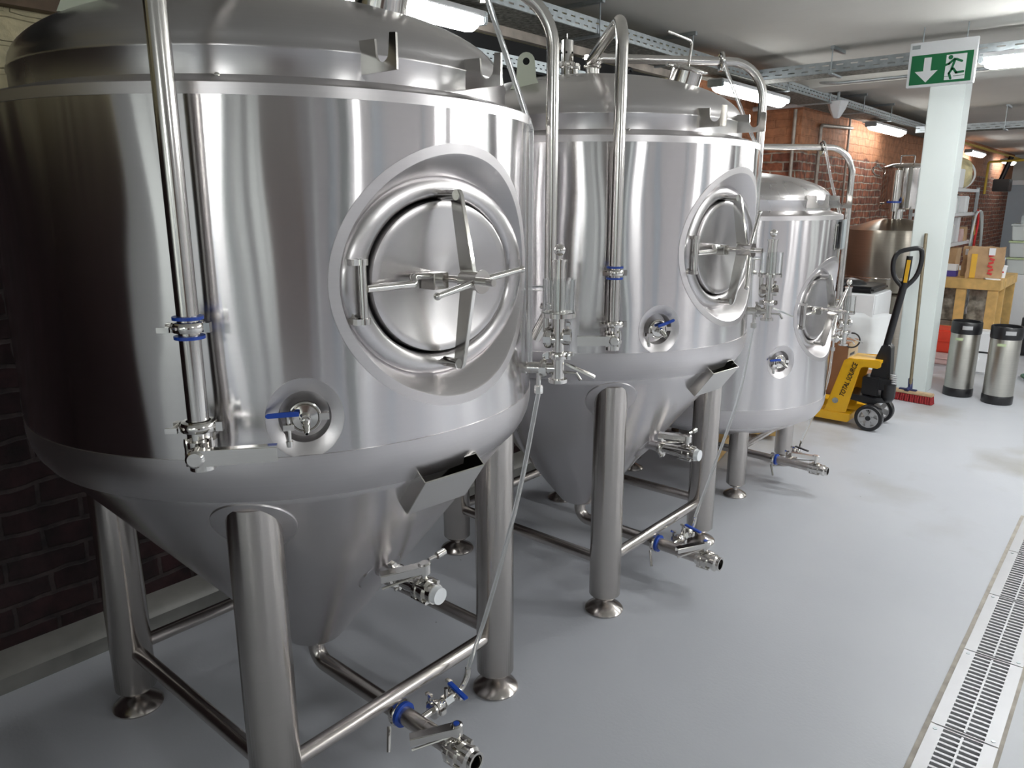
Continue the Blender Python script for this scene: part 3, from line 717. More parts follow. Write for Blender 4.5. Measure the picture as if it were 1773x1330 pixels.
    m = MB(); clamp(m, (d45.x, d45.y, devz + 0.14), (0, 0, 1), pr * 0.95, up=(1, 0.3, 0)); m.build('pipe_clamp', 'fit', bp)
    # --- top fittings on the dome
    m = MB()
    m.cyl((0.01, 0, apex - 0.01), (0.01, 0, apex + 0.04), 0.024, seg=24); m.torus((0.01, 0, apex + 0.045), (0, 0, 1), 0.030, 0.006)
    clamp(m, (0.01, 0, apex + 0.075), (0, 0, 1), 0.021, up=(1, 0, 0))
    for (x, y, s) in ((-0.05, 0.12, 1), (0.03, -0.15, 0.8)):
        m.cyl((x, y, apex - 0.03), (x, y, apex + 0.03), 0.020 * s, seg=20); clamp(m, (x, y, apex + 0.025), (0, 0, 1), 0.018 * s)
    m.build('top_fittings', 'fit', t)
    m = MB(); b = Vector((0.0, -0.155, apex - 0.03))
    m.cyl(b, b + Vector((0, 0, 0.06)), 0.022, seg=24); clamp(m, b + Vector((0, 0, 0.062)), (0, 0, 1), 0.021); m.cyl(b + Vector((0, 0, 0.07)), b + Vector((0, 0, 0.15)), 0.024, seg=24); m.cyl(b + Vector((0, 0, 0.15)), b + Vector((0, 0, 0.175)), 0.0015, seg=6)
    rv = m.build('relief_valve', 'fit', t)
    m = MB()
    for a in range(6): m.cyl(b + Vector((0.0225 * math.cos(a * PI / 3), 0.0225 * math.sin(a * PI / 3), 0.105)), b + Vector((0.0248 * math.cos(a * PI / 3), 0.0248 * math.sin(a * PI / 3), 0.105)), 0.004, seg=10)
    m.build('vent_holes', 'dark', rv)
    # dome hatch
    hb = Vector((0.24, 0.22, apex - 0.085)); hn = Vector((0.24, 0.22, 1.0)).normalized()
    hb = Vector((0.41, 0.015, 0)); rr = math.hypot(hb.x, hb.y); hb.z = kc + 0.014 + domeh * math.sqrt(max(0, 1 - (rr / rd) ** 2)); hn = Vector((hb.x * 0.75, hb.y * 0.75, 1)).normalized()
    m = MB(); T3 = frame(hb, hn)
    m.lathe([(0.060, -0.02), (0.058, 0.012), (0.058, 0.040), (0.068, 0.044), (0.068, 0.052), (0.056, 0.054), (0, 0.060)], T3, 40)
    dh = m.build('dome_hatch', 'fit', t, ang=45) if not shallow else None
    m = MB(); m.torus(hb + hn * 0.048, hn, 0.071, 0.006); q = T3 @ Vector((0.0, -0.082, 0.046)); m.cyl(q, q + hn.cross(Vector((0, 0, 1))).normalized() * 0.02, 0.005, seg=10); m.lathe([(0, -0.004), (0.016, -0.004), (0.016, 0.004), (0, 0.004)], frame(T3 @ Vector((0.085, 0.0, 0.046)), (1, 0.2, 0.2)), 14, (1, 0.6))
    m.build('hatch_clamp', 'fit', dh) if dh else None
    m = MB(); p0 = T3 @ Vector((0.0, 0, 0.058)); m.tube(fillet([p0, p0 + Vector((0.005, 0.01, 0.085)), p0 + Vector((-0.03, -0.11, 0.105))], 0.015), 0.005, 10); m.build('hatch_lever', 'fit', dh) if dh else None
    # --- lifting lug
    lp_ = Vector((-0.28, 0.30, 0)); rr = lp_.length; lz = kc + 0.014 + domeh * math.sqrt(max(0, 1 - (rr / rd) ** 2)) - 0.01
    M['lug'] = M.get('lug') or plain('pale_lug_steel', (0.66, 0.70, 0.58), 0.5, metal=0.4)
    for sgn in ((-0.30, -0.02), (0.05, 0.42)) if False else ((0.08, -0.50),):
        q = Vector((sgn[0], sgn[1], 0)); lz = kc + 0.014 + domeh * math.sqrt(max(0, 1 - (q.length / rd) ** 2)) - 0.012
        pts = [(-0.055, 0), (0.055, 0), (0.035, 0.035), (0.030, 0.09)] + [(0.030 * math.cos(a), 0.09 + 0.030 * math.sin(a)) for a in [PI * k / 8 for k in range(1, 8)]] + [(-0.030, 0.09), (-0.035, 0.035)]
        hole = [(0.012 * math.cos(2 * PI * k / 12), 0.09 + 0.012 * math.sin(2 * PI * k / 12)) for k in range(12)]
        m = MB(); Tl = Matrix(((0.8, 0, -0.6, q.x), (0.6, 0, 0.8, q.y), (0, 1, 0, lz), (0, 0, 0, 1)))
        m.prism(pts, 0.012, Tl); lug = m.build('lifting_lug', 'lug', t)
        m = MB(); m.prism(hole, 0.0124, Tl @ Matrix.Translation((0, 0, -0.0002))); m.build('lug_hole', 'dark', lug)
    # --- hook brackets on the dome rim (welded plates with a U notch)
    for y in (-0.180, 0.100):
        xb = math.sqrt(rd * rd - y * y) - 0.006
        x1 = xb + 0.112
        z0, z1 = zt + 0.032, zt + 0.094
        u0, u1 = xb + 0.052, xb + 0.090
        pts = [(xb, z0), (x1, z0), (x1, z1 + 0.004), (u1 + 0.004, z1 + 0.006)]
        uc = (u0 + u1) / 2; ur = (u1 - u0) / 2
        pts += [(uc + ur * math.cos(a), z0 + 0.036 - ur * math.sin(a)) for a in [PI * k / 10 for k in range(11)]]
        pts += [(u0 - 0.002, z1), (xb - 0.012, z1 + 0.003)]
        m = MB(); m.prism(pts, 0.005, Matrix(((1, 0, 0, 0), (0, 0, 1, y), (0, 1, 0, 0), (0, 0, 0, 1)))); m.build('hook_bracket', 'fit', t)
    m = MB(); m.sphere((cpol(-43, rd + 0.02, zt + 0.015)), 0.006, 10); m.build('plug_screw', 'fit', t)
    # --- bunging device: nozzle, tee, butterfly valve, elbow, relief column with clear cup
    a0 = 31; nz = cpol(a0, 1, 0); s0 = cpol(a0, R - 0.01, devz); s1 = cpol(a0, R + 0.045, devz); s2 = cpol(a0, R + 0.085, devz)
    tn = Vector((-nz.y, nz.x, 0))
    m = MB(); m.cyl(s0, s1, 0.016, seg=20); m.lathe([(0.05, -0.004), (0.03, 0.006), (0.016, 0.012)], frame(s0, nz), 28); clamp(m, s1, nz, 0.016, up=(0, 0, 1)); m.cyl(s1, s2, 0.015, seg=20)
    m.cyl(s2 + Vector((0, 0, -0.03)), s2 + Vector((0, 0, 0.035)), 0.017, seg=20); m.cyl(s2 + Vector((0, 0, -0.038)), s2 + Vector((0, 0, -0.028)), 0.026, seg=20)
    clamp(m, s2 + Vector((0, 0, 0.036)), (0, 0, 1), 0.017, up=tn)
    col = s2 + Vector((0, 0, 0))
    m.tube(fillet([s2 + Vector((0, 0, 0.03)), s2 + Vector((0, 0, 0.10)), s2 + Vector((0, 0, 0.145))], 0.02), 0.0165, 18)
    clamp(m, s2 + Vector((0, 0, 0.085)) - nz * 0.028, nz, 0.019, up=(0, 0, 1)); clamp(m, s2 + Vector((0, 0, 0.09)) + nz * 0.024, nz, 0.013, up=(0, 0, 1))
    m.cyl(s2 + Vector((0, 0, 0.08)) - nz * 0.04, s2 + Vector((0, 0, 0.08)) + nz * 0.03, 0.015, seg=16)
    m.cyl(s2 + Vector((0, 0, 0.10)) - nz * 0.034, s2 + Vector((0, 0, 0.150)) - nz * 0.034, 0.0085, seg=14); m.cyl(s2 + Vector((0, 0, 0.148)) - nz * 0.034, s2 + Vector((0, 0, 0.158)) - nz * 0.034, 0.014, seg=14)
    bd = m.build('bunging_valve', 'fit', t)
    m = MB(); zc = devz + 0.142
    m.cyl(s2.xyz + Vector((0, 0, zc - devz)), s2 + Vector((0, 0, zc - devz + 0.012)), 0.046, seg=36)
    for a, b_, r_ in ((0.010, 0.090, 0.0195), (0.090, 0.150, 0.0180), (0.146, 0.152, 0.0215), (0.150, 0.165, 0.0050)):
        m.cyl(s2 + Vector((0, 0, zc - devz + a)), s2 + Vector((0, 0, zc - devz + b_)), r_, seg=24)
    m.sphere(s2 + Vector((0, 0, zc - devz + 0.176)), 0.0155, 20)
    m.build('relief_column', 'fit', bd)
    m = MB(); m.lathe([(0.0435, 0), (0.0435, 0.088), (0.0415, 0.088), (0.0415, 0.002)], Matrix.Translation(s2 + Vector((0, 0, zc - devz + 0.012))), 40, closed=True)
    q = s2 + Vector((0, 0, zc - devz + 0.075)); m.cyl(q - nz * 0.043, q - nz * 0.080, 0.007, seg=14, cap=False)
    m.build('clear_cup', 'glass', bd)
    m = MB(); Tm = Matrix((nz * 0.85 + tn * -0.1 + Vector((0, 0, -0.35)), tn, Vector((0.3 * nz.x, 0.3 * nz.y, 0.95)))).transposed().to_4x4(); Tm.translation = s2 + nz * 0.02 + Vector((0, 0, 0.012))
    m.prism([(0, -0.006), (0.02, -0.010), (0.095, -0.012), (0.095, 0.012), (0.02, 0.010), (0, 0.006)], 0.006, Tm); m.build('valve_lever', 'fit', bd, bevel=0.001)
    m = MB(); m.tube([s2 + nz * 0.018 + Vector((0, 0, -0.01)), s2 + nz * 0.05 + Vector((0, 0, -0.012)), s2 + nz * 0.062 + Vector((0, 0, -0.03))], 0.0045, 8)
    g = s1 - nz * 0.012 - tn * 0.005
    m.build('small_spout', 'fit', bd); m = MB(); m.cyl(g, g + Vector((0, 0, -0.05)), 0.0065, seg=12); m.cyl(g + Vector((0, 0, -0.049)), g + Vector((0, 0, -0.07)), 0.012, seg=6); m.build('gauge_cock', 'fit', bd)
    # --- clear hose down the side to the drain
    hk = Vector((d45.x * 0.74, d45.y * 0.74, pz + 0.012))
    m = MB(); m.torus(hk, Vector((1, 1, 0)), 0.030, 0.007, 24, 8); m.box(hk + Vector((0, 0, -0.03)), (0.014, 0.03, 0.02), rz=PI / 4)
    m.build('hose_hook', 'fit', bp)
    e0 = cpol(30, R + 0.010, zt - 0.04); e1 = cpol(30.5, R + 0.008, devz + 0.16)
    m = MB(); m.tube(curve([hk + Vector((0.012, -0.012, 0.02)), hk + Vector((0.03, -0.02, -0.03)), hk.lerp(e0, 0.5), e0], 8), 0.0075, 12)
    m.tube([e0, e0.lerp(e1, 0.5), e1, cpol(29, R + 0.012, devz + 0.02)], 0.0060, 12)
    m.build('clear_hose', 'hose', bp)
    # --- level hose to drain
    dx, dz = 0.47, 0.14
    hb0 = g + Vector((0, 0, -0.07)); dend = Vector((dx + 0.005, 0.200, 0.205))
    m = MB(); m.tube(curve([hb0, hb0.lerp(dend, 0.35) + Vector((0.035, -0.02, 0)), hb0.lerp(dend, 0.75) + Vector((0.01, 0.01, 0)), dend], 10), 0.0065, 12); m.build('drain_hose', 'hose', t)
    # --- drain pipe, clamp, branch valve, end valve
    dr_ = 0.0255 if not shallow else 0.022
    zc0 = (zb - 0.20) if shallow else tip[1]
    m = MB(); m.tube(fillet([(0, 0, zc0 + 0.01), (0, 0, dz), (0.40, 0, dz - 0.006)], 0.06 if not shallow else 0.04, 12), dr_, 28, cap=False)
    m.cyl((0, 0, zc0 - 0.012), (0, 0, zc0), dr_ * 1.35, seg=28)
    dp = m.build('drain_pipe', 'leg', t)
    m = MB(); m.cyl((0.405, 0, dz - 0.006), (0.60, 0, dz - 0.010), dr_, seg=28); m.cyl((0.50, 0, dz - 0.008), (0.508, 0, dz - 0.008), dr_ * 1.03, seg=28); m.build('outlet_pipe', 'leg', t)
    m = MB(); clamp(m, (0.395, 0, dz - 0.006), (1, 0, 0), dr_, up=(0, 1, 0.6)); m.tube([(0.395, -dr_ * 1.6, dz - 0.03), (0.41, -dr_ * 2.2, dz - 0.06), (0.42, -dr_ * 2.6, dz - 0.085)], 0.006, 8)
    dc = m.build('drain_clamp', 'fit', dp)
    m = MB(); m.ring((0.412, 0, dz - 0.006), (1, 0, 0), dr_, dr_ * 1.42, 0.010); m.build('blue_gasket', 'blue', dc)
    butterfly(t, (0.628, 0, dz - 0.010), (1, 0, 0), (-0.05, 0, 1), (-0.62, -0.78, -0.12) if not shallow else (-0.95, -0.3, 0.05), dr_ * 0.95, 0.125, dot=not shallow, name='drain_valve')
    m = MB(); m.lathe([(dr_, 0), (dr_ * 1.35, 0.004), (dr_ * 1.35, 0.012), (dr_ * 1.05, 0.018), (dr_ * 1.1, 0.03), (dr_ * 0.85, 0.03), (dr_ * 0.85, 0.0)], frame((0.665, 0, dz - 0.011), (1, 0, 0)), 28); m.build('outlet_ferrule', 'fit', t)
    m = MB(); m.cyl((dx, 0.01, dz), (dx, 0.065, dz + 0.002), 0.010, seg=14); m.cyl((dx, 0.055, dz), (dx, 0.062, dz), 0.024, seg=24)
    clamp(m, (dx, 0.072, dz + 0.002), (0, 1, 0), 0.016, up=(0, 0, 1)); m.cyl((dx, 0.082, dz + 0.003), (dx, 0.145, dz + 0.004), 0.014, seg=16); m.cyl((dx, 0.10, dz + 0.003), (dx, 0.128, dz + 0.004), 0.019, seg=6)
    clamp(m, (dx, 0.150, dz + 0.006), (0, 1, 0), 0.014, up=(0, 0, 1)); m.tube(curve([(dx, 0.15, dz + 0.006), (dx, 0.180, dz + 0.012), (dx + 0.004, 0.197, dz + 0.045), (dx + 0.005, 0.200, dz + 0.067)], 6), 0.009, 12)
    m.cyl((dx, 0.112, dz + 0.01), (dx, 0.112, dz + 0.045), 0.006, seg=10)
    bv = m.build('branch_valve', 'fit', t)
    m = MB(); m.box((dx + 0.035, 0.125, dz + 0.046), (0.082, 0.016, 0.007), rz=-0.15, ry=0.12); m.build('valve_handle', 'blue' if not shallow else 'blackmetal', bv, bevel=0.002)
    # --- racking arm on the cone
    if not shallow:
        rz0 = 0.565
        rc = coner(rz0)
        n = Vector((1, 0, -0.735)).normalized()
        m = MB(); m.lathe([(0.0, 0.003), (0.062, 0.003), (0.065, -0.002)], frame((rc - 0.012, 0, rz0 - 0.01), n) @ Matrix.Diagonal((1.0, 1.2, 1, 1)), 40)
        m.cyl((rc - 0.04, 0, rz0), (rc + 0.055, 0, rz0), 0.0215, seg=24); m.build('racking_nozzle', 'cone', t)
        m = MB(); clamp(m, (rc + 0.055, 0, rz0), (1, 0, 0), 0.0215, up=(0.0, 1, 0.3)); m.lathe([(0.0215, 0), (0.020, 0.02), (0.024, 0.045), (0.022, 0.09), (0.022, 0.1)], frame((rc + 0.06, 0, rz0), (1, 0, 0)), 28)
        m.cyl((rc + 0.165, 0.02, rz0 + 0.075), (rc + 0.165, 0.055, rz0 + 0.075), 0.005, seg=10); m.cyl((rc + 0.165, 0.050, rz0 + 0.075), (rc + 0.165, 0.078, rz0 + 0.077), 0.010, seg=14); m.build('racking_body', 'fit', t)
        butterfly(t, (rc + 0.170, 0, rz0), (1, 0, 0), (0, 0.0, 1), (-0.55, -0.83, -0.1) if big else (-1, -0.3, 0), 0.0205, 0.115, cap=True, name='racking_valve')
        # document holder: folded plate box on the cone
        hcx = (R * 0.72); tz = 0.90
        Td = Matrix.Rotation(math.radians(-6), 4, 'Z') @ Matrix.Translation((0.615, 0.03, 0.910)) @ Matrix.Rotation(math.radians(37), 4, 'Y')
        m = MB(); w2, h2, th = 0.088, 0.062, 0.036
        m.box((th, 0, 0), (0.003, 2 * w2, 2 * h2), M=Td); m.box((th / 2 - 0.006, -w2, 0), (th + 0.012, 0.003, 2 * h2), M=Td); m.box((th / 2 - 0.006, w2, 0), (th + 0.012, 0.003, 2 * h2), M=Td); m.box((th / 2 - 0.006, 0, -h2), (th + 0.012, 2 * w2, 0.003), M=Td)
        m.box((0.0, 0, 0), (0.003, 2 * w2, 2 * h2), M=Td)
        m.build('document_holder', 'fit', t)
    if tagplate:
        m = MB(); m.box(cpol(12, R + 0.012, zt - 0.10), (0.008, 0.14, 0.15), rz=math.radians(12)); m.build('name_plate', 'galv', t)
        m = MB(); m.box(cpol(0, R + 0.004, zt - 0.11), (0.006, 0.032, 0.13), rz=0.0); si = m.build('level_gauge', 'fit', t, bevel=0.002); m = MB(); m.box(cpol(0, R + 0.008, zt - 0.11), (0.004, 0.016, 0.11)); m.build('gauge_glass', 'black', si)
    return t
make_tank('nearest and largest-looking conical stainless steel fermentation tank, at the left', (-1.84, 1.20, 0))
make_tank('middle one of the three stainless steel fermentation tanks', (-1.84, 2.64, 0), wheel=75, left_lever=(-0.80, -0.60, -0.02), left_stem=(0.60, -0.80, 0), left_len=0.120, porthandle=0.3, big=False, pb=1.155)
make_tank('low short-legged stainless steel tank, farthest of the three, next to the pallet jack', (-1.87, 4.02, 0), R=0.612, zb=0.475, zt=1.487, rd=0.545, domeh=0.145,
          legs=((0.323, -0.336), (0.323, 0.336), (-0.323, -0.336), (-0.323, 0.336)), doorz=1.005, ds=0.95, portz=0.765, porta=-33, wheel=55, pz=1.835, shallow=True, leftpipe=False, tagplate=True, devz=0.80, big=False)

# ================================================================ floor drain grates
def grate():
    t = thing('drain_grate', 'x', 'grate')
    L = 0.504; x0, x1 = -0.088, 0.088
    m = MB()
    m.bb((x0, 0.002, -0.012), (x0 + 0.036, L, 0.003)); m.bb((x1 - 0.036, 0.002, -0.012), (x1, L, 0.003)); m.bb((-0.003, 0.012, -0.012), (0.003, L - 0.012, 0.003))
    n = 20; p = (L - 0.002) / n
    for i in range(n + 1):
        if 0 < i < n: m.box((0, 0.001 + i * p, -0.005), (0.11, 0.0092, 0.0155))
    m.box((0, 0.006, -0.005), (0.11, 0.004, 0.0155)); m.box((0, L - 0.004, -0.005), (0.11, 0.004, 0.0155))
    m.build('slotted_plate', 'grate', t, ang=30)
    for x, y in ((x0 + 0.016, L - 0.022), (x1 - 0.016, 0.022)):
        m = MB(); m.cyl((x, y, 0.002), (x, y, 0.0045), 0.006, seg=14); m.build('screw', 'galv', t)
    return t
gx = -0.217
g0 = grate(); g0.location = (gx, 2.337 - 0.508, 0)
g0['label'] = 'slotted floor drain grate at the bottom right edge of the photo'; g0['group'] = 'drain grates'
dup(g0, (gx, 2.337, 0), 0, 'slotted floor drain grate, next one up from the bottom of the photo', 'drain grates')
dup(g0, (gx, 2.845, 0), 0, 'slotted floor drain grate running out of the right edge of the photo', 'drain grates')
dup(g0, (gx, 3.353, 0), 0, 'slotted floor drain grate just touching the right edge, farthest in view', 'drain grates')
dup(g0, (gx, 3.861, 0), 0, 'slotted floor drain grate, last sliver at the right edge past the others', 'drain grates')
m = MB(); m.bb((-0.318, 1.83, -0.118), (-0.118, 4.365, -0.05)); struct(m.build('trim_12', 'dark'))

# ================================================================ cable trays
def perforated(m, a0, a1, z0, z1, pos, th, axis, pitch, rows=2, gap=0.5):
    h = (z1 - z0); sh = h * 0.10; n = int((a1 - a0) / pitch)
    def put(b0, b1, c0, c1):
        if axis == 'y': m.bb((pos, b0, c0), (pos + th, b1, c1))
        else: m.bb((b0, pos, c0), (b1, pos + th, c1))
    sol = (h - rows * sh) / (rows + 1); z = z0
    for r in range(rows + 1):
        put(a0, a1, z, z + sol); z += sol
        if r < rows:
            for k in range(n + 1):
                o = pitch * 0.5 * (r % 2); b = a0 + k * pitch + o
                if b < a1: put(b, min(a1, b + pitch * (1 - gap)), z - 1e-4, z + sh + 1e-4)
            z += sh
M['traymesh'] = plain('dusty_tray_mesh', (0.20, 0.20, 0.18), 0.7, metal=0.3, var=0.6, scale=45, bump=1.0, bscale=40)
M['cable'] = plain('grey_cables', (0.30, 0.30, 0.29), 0.5, var=0.3, scale=20)
def tray(label, axis, a0, a1, p0, p1, z, pitch, h=0.075, hangers=()):
    t = thing('cable_tray', label, 'cable tray', (0, 0, 0))
    for pp in (p0, p1 - 0.003):
        m = MB(); perforated(m, a0, a1, z - h, z, pp, 0.003, axis, pitch); m.build('perforated_side', 'galv', t)
    m = MB()
    if axis == 'y': m.bb((p0, a0, z - h), (p1, a1, z - h + 0.004))
    else: m.bb((a0, p0, z - h), (a1, p1, z - h + 0.004))
    m.build('tray_bottom', 'traymesh', t)
    for k in range(4):
        q = p0 + (p1 - p0) * (0.2 + 0.2 * k); pts = []
        n = 16
        for i in range(n + 1):
            a = a0 + (a1 - a0) * i / n; jt = 0.015 * math.sin(i * 1.7 + k * 2)
            pts.append((q + jt, a, z - h + 0.018) if axis == 'y' else (a, q + jt, z - h + 0.018))
        m = MB(); m.tube(curve(pts, 3), 0.009 + 0.002 * (k % 2), 8); m.build('cable', 'cable', t)
    for hpos in hangers:
        m = MB(); c = (p0 + p1) / 2
        if axis == 'y':
            m.bb((p0 - 0.02, hpos - 0.012, CEIL - 0.022), (p1 + 0.03, hpos + 0.012, CEIL)); m.cyl((p1 + 0.008, hpos, z - h), (p1 + 0.008, hpos, CEIL - 0.01), 0.004, seg=8); m.bb((p0, hpos - 0.012, z - h - 0.012), (p1 + 0.02, hpos + 0.012, z - h))
        else:
            m.bb((hpos - 0.012, p0 - 0.02, CEIL - 0.022), (hpos + 0.012, p1 + 0.03, CEIL)); m.cyl((hpos, p0 - 0.008, z - h), (hpos, p0 - 0.008, CEIL - 0.01), 0.004, seg=8); m.bb((hpos - 0.012, p0 - 0.02, z - h - 0.012), (hpos + 0.012, p1, z - h))
        m.build('ceiling_hanger', 'galv', t)
    return t
tray('long perforated cable tray running along the ceiling above all three tanks', 'y', 1.4, 13.0, -2.74, -2.46, 2.50, 0.075, hangers=(3.6, 4.65, 6.3, 7.3, 8.3, 9.3))
tray('cable tray crossing the ceiling behind the green exit sign', 'x', -2.46, 2.5, 5.68, 5.88, 2.50, 0.095, hangers=(-1.92, 0.6))
tray('distant cable tray crossing the ceiling right of the white column', 'x', -2.40, 2.5, 10.2, 10.4, 2.42, 0.095, hangers=(-1.5,))
t = thing('cable_tray', 'small perforated strip on the wall above the dark opening, under the long cable tray', 'cable tray', (0, 0, 0))
m = MB(); perforated(m, 2.2, 5.1, 2.235, 2.29, -2.70, 0.003, 'y', 0.045, 2, 0.4); m.build('perforated_side', 'galv', t)
m = MB(); m.bb((XL, 2.2, 2.235), (-2.70, 5.1, 2.238)); m.build('tray_bottom', 'galv', t)
m = MB(); m.tube([(-2.40, 6.80, 2.53), (-2.2, 6.72, 2.50), (-1.2, 6.70, 2.50), (2.0, 6.70, 2.50)], 0.012, 10); tag(m.build('ceiling_conduit', 'galv'), 'thin grey conduit along the ceiling beam left of the white column', 'pipe')
m = MB(); m.cyl((-1.426, 6.790, 2.55), (-1.426, 6.80, 2.56), 0.01); m.tube([(-1.50 + 0.07 * (1 - math.cos(a)), 6.78, 2.535 + 0.03 * math.sin(a)) for a in [PI * k / 10 for k in range(11)]], 0.006, 8)
tag(m.build('ceiling_hook', 'galv'), 'small curved grey hook above the exit sign', 'hook')

# ================================================================ exit sign
t = thing('exit_sign', 'green and white emergency exit sign with down arrow and running figure, on the white column', 'sign', (-1.184, 5.45, 2.25), 0.0)
SX = Matrix(((1, 0, 0, 0), (0, 0, 1, 0), (0, 1, 0, 0), (0, 0, 0, 1)))     # polygon xy -> world xz, thickness +y
W_, H_ = 0.372, 0.262
m = MB(); m.bb((-W_ / 2, 0.0, 0.0), (W_ / 2, 0.030, H_)); m.build('housing', 'signwhite', t, bevel=0.003)
gw, gh, gx0, gz0 = 0.338, 0.172, -0.169, 0.014
m = MB(); m.bb((gx0, -0.002, gz0), (gx0 + gw, 0.0005, gz0 + gh)); m.build('green_panel', 'signgreen', t)
def UV(u, v): return (gx0 + gw * u, gz0 + gh * (1 - v))
def relief(name, polys, mat, y, th=0.0012):
    for k, pl in enumerate(polys):
        m = MB(); m.prism([UV(u, v) for u, v in pl], th, Matrix.Translation((0, y, 0)) @ SX); m.build(name, mat, t)
relief('arrow', [[(0.215, 0.10), (0.335, 0.10), (0.335, 0.55), (0.455, 0.55), (0.275, 0.94), (0.075, 0.55), (0.215, 0.55)]], 'signwhite', -0.0032)
relief('doorway', [[(0.575, 0.08), (0.90, 0.08), (0.90, 0.92), (0.575, 0.92)]], 'signwhite', -0.0032)
def strokes(name, paths, mat, y, w):
    m = MB()
    for pa in paths:
        for (a, b) in zip(pa[:-1], pa[1:]):
            a3 = Vector((UV(*a)[0], 0, UV(*a)[1])); b3 = Vector((UV(*b)[0], 0, UV(*b)[1])); d = (b3 - a3).normalized(); n = Vector((-d.z, 0, d.x)) * w / 2
            pl = [a3 + n] + [a3 + Matrix.Rotation(-PI * k / 6, 3, 'Y') @ n for k in (1, 2, 3, 4, 5)] + [a3 - n, b3 - n] + [b3 + Matrix.Rotation(-PI * k / 6, 3, 'Y') @ (-n) for k in (1, 2, 3, 4, 5)] + [b3 + n]
            m.prism([(p.x, p.z) for p in pl], 0.0012, Matrix.Translation((0, y, 0)) @ SX)
    return m
m = strokes('f', [[(0.72, 0.26), (0.68, 0.56)], [(0.74, 0.25), (0.83, 0.33)], [(0.71, 0.24), (0.63, 0.38), (0.57, 0.42)], [(0.69, 0.56), (0.645, 0.70), (0.68, 0.88)], [(0.71, 0.56), (0.76, 0.70), (0.87, 0.68)]], 'signgreen', -0.0046, 0.013)
hx_, hz_ = UV(0.645, 0.17); m.cyl((hx_, -0.0046, hz_), (hx_, -0.0034, hz_), 0.0125, seg=20)
m.build('running_figure', 'signgreen', t)
m = strokes('l', [[(0.58, 0.80), (0.64, 0.80)], [(0.72, 0.80), (0.89, 0.80)]], 'signgreen', -0.0046, 0.0025); m.build('floor_line', 'signgreen', t)
m = MB(); m.box((-0.15, -0.001, 0.235), (0.045, 0.002, 0.022)); m.build('small_marking', 'galv', t)
for x in (-0.12, 0.12): m = MB(); m.cyl((x, 0.015, H_ - 0.002), (x, 0.015, CEIL - 2.25), 0.004, seg=10); m.build('hanger_rod', 'galv', t)

# ================================================================ things on the wall and ceiling behind
t = thing('emergency_lamp', 'white cone-shaped fitting under the cable tray, left of the white column', 'lamp', (-2.415, 7.4, 2.34))
m = MB(); m.lathe([(0, -0.05), (0.03, -0.045), (0.075, 0.03), (0.095, 0.09), (0.095, 0.10), (0, 0.10)], None, 6); m.build('cone_shade', 'whitebox', t, bevel=0.004)
m = MB(); m.cyl((0, 0, 0.10), (0, 0, 0.26), 0.012, seg=10); m.build('stem', 'galv', t)
M['oldpipe'] = plain('old_grey_pipe', (0.38, 0.34, 0.30), 0.5, metal=0.5, var=0.3, scale=12)
def wallpipe(pts, r, label, mat='oldpipe', f=0.04):
    m = MB(); m.tube(fillet(pts, f), r, 12); tag(m.build('wall_pipe', mat), label, 'pipe')
wallpipe([(-2.86, 7.57, 0.3), (-2.86, 7.57, 2.42)], 0.018, 'grey vertical pipe at the corner of the brick wall')
wallpipe([(-2.76, 8.02, 0.3), (-2.76, 8.02, 2.30), (-2.76, 9.0, 2.34)], 0.018, 'grey pipe that rises on the brick wall and bends right along it')
wallpipe([(-2.77, 8.95, 0.3), (-2.77, 8.95, 2.45)], 0.013, 'thin pale vertical pipe on the brick wall below the cone-shaped fitting')
wallpipe([(-3.28, 7.56, 2.45), (-2.77, 7.56, 2.455), (-2.77, 12.5, 2.46)], 0.022, 'white trunking pipe around the corner of the brick wall under the ceiling', 'whitebox', 0.02)
wallpipe([(-2.58, 9.0, 2.46), (-2.58, 21.0, 2.46)], 0.022, 'yellow gas pipe running along under the ceiling, upper right', 'gasyellow')
wallpipe([(-2.72, 17.3, 1.7), (-2.72, 17.3, 2.30), (-2.0, 17.3, 2.32)], 0.022, 'yellow gas pipe dropping down beside the cream sack', 'gasyellow')
wallpipe([(-2.40, 17.6, 2.40), (-2.55, 17.6, 1.85)], 0.045, 'dark sloping duct above the grey door', 'blackmetal')
m = MB(); m.bb((-2.62, 17.4, 1.75), (-2.35, 17.8, 1.98)); tag(m.build('control_box', 'blackmetal', bevel=0.01), 'dark box on the wall above the grey door', 'box')
m = MB(); m.bb((-2.2, 20.3, 1.98), (-1.55, 20.9, 2.38)); tag(m.build('wall_heater', 'galv', bevel=0.01), 'grey box unit mounted above the grey door', 'heater')
M['clamprubber'] = M['black']
m = MB(); m.tube([(-2.66, 4.24 + 0.035 * math.cos(a), 2.32 + 0.035 * math.sin(a)) for a in [0.6 + 5.2 * k / 14 for k in range(15)]], 0.010, 8)
tag(m.build('pipe_clip', 'black'), 'open black ring clip below the cable tray behind the middle tank', 'clip')



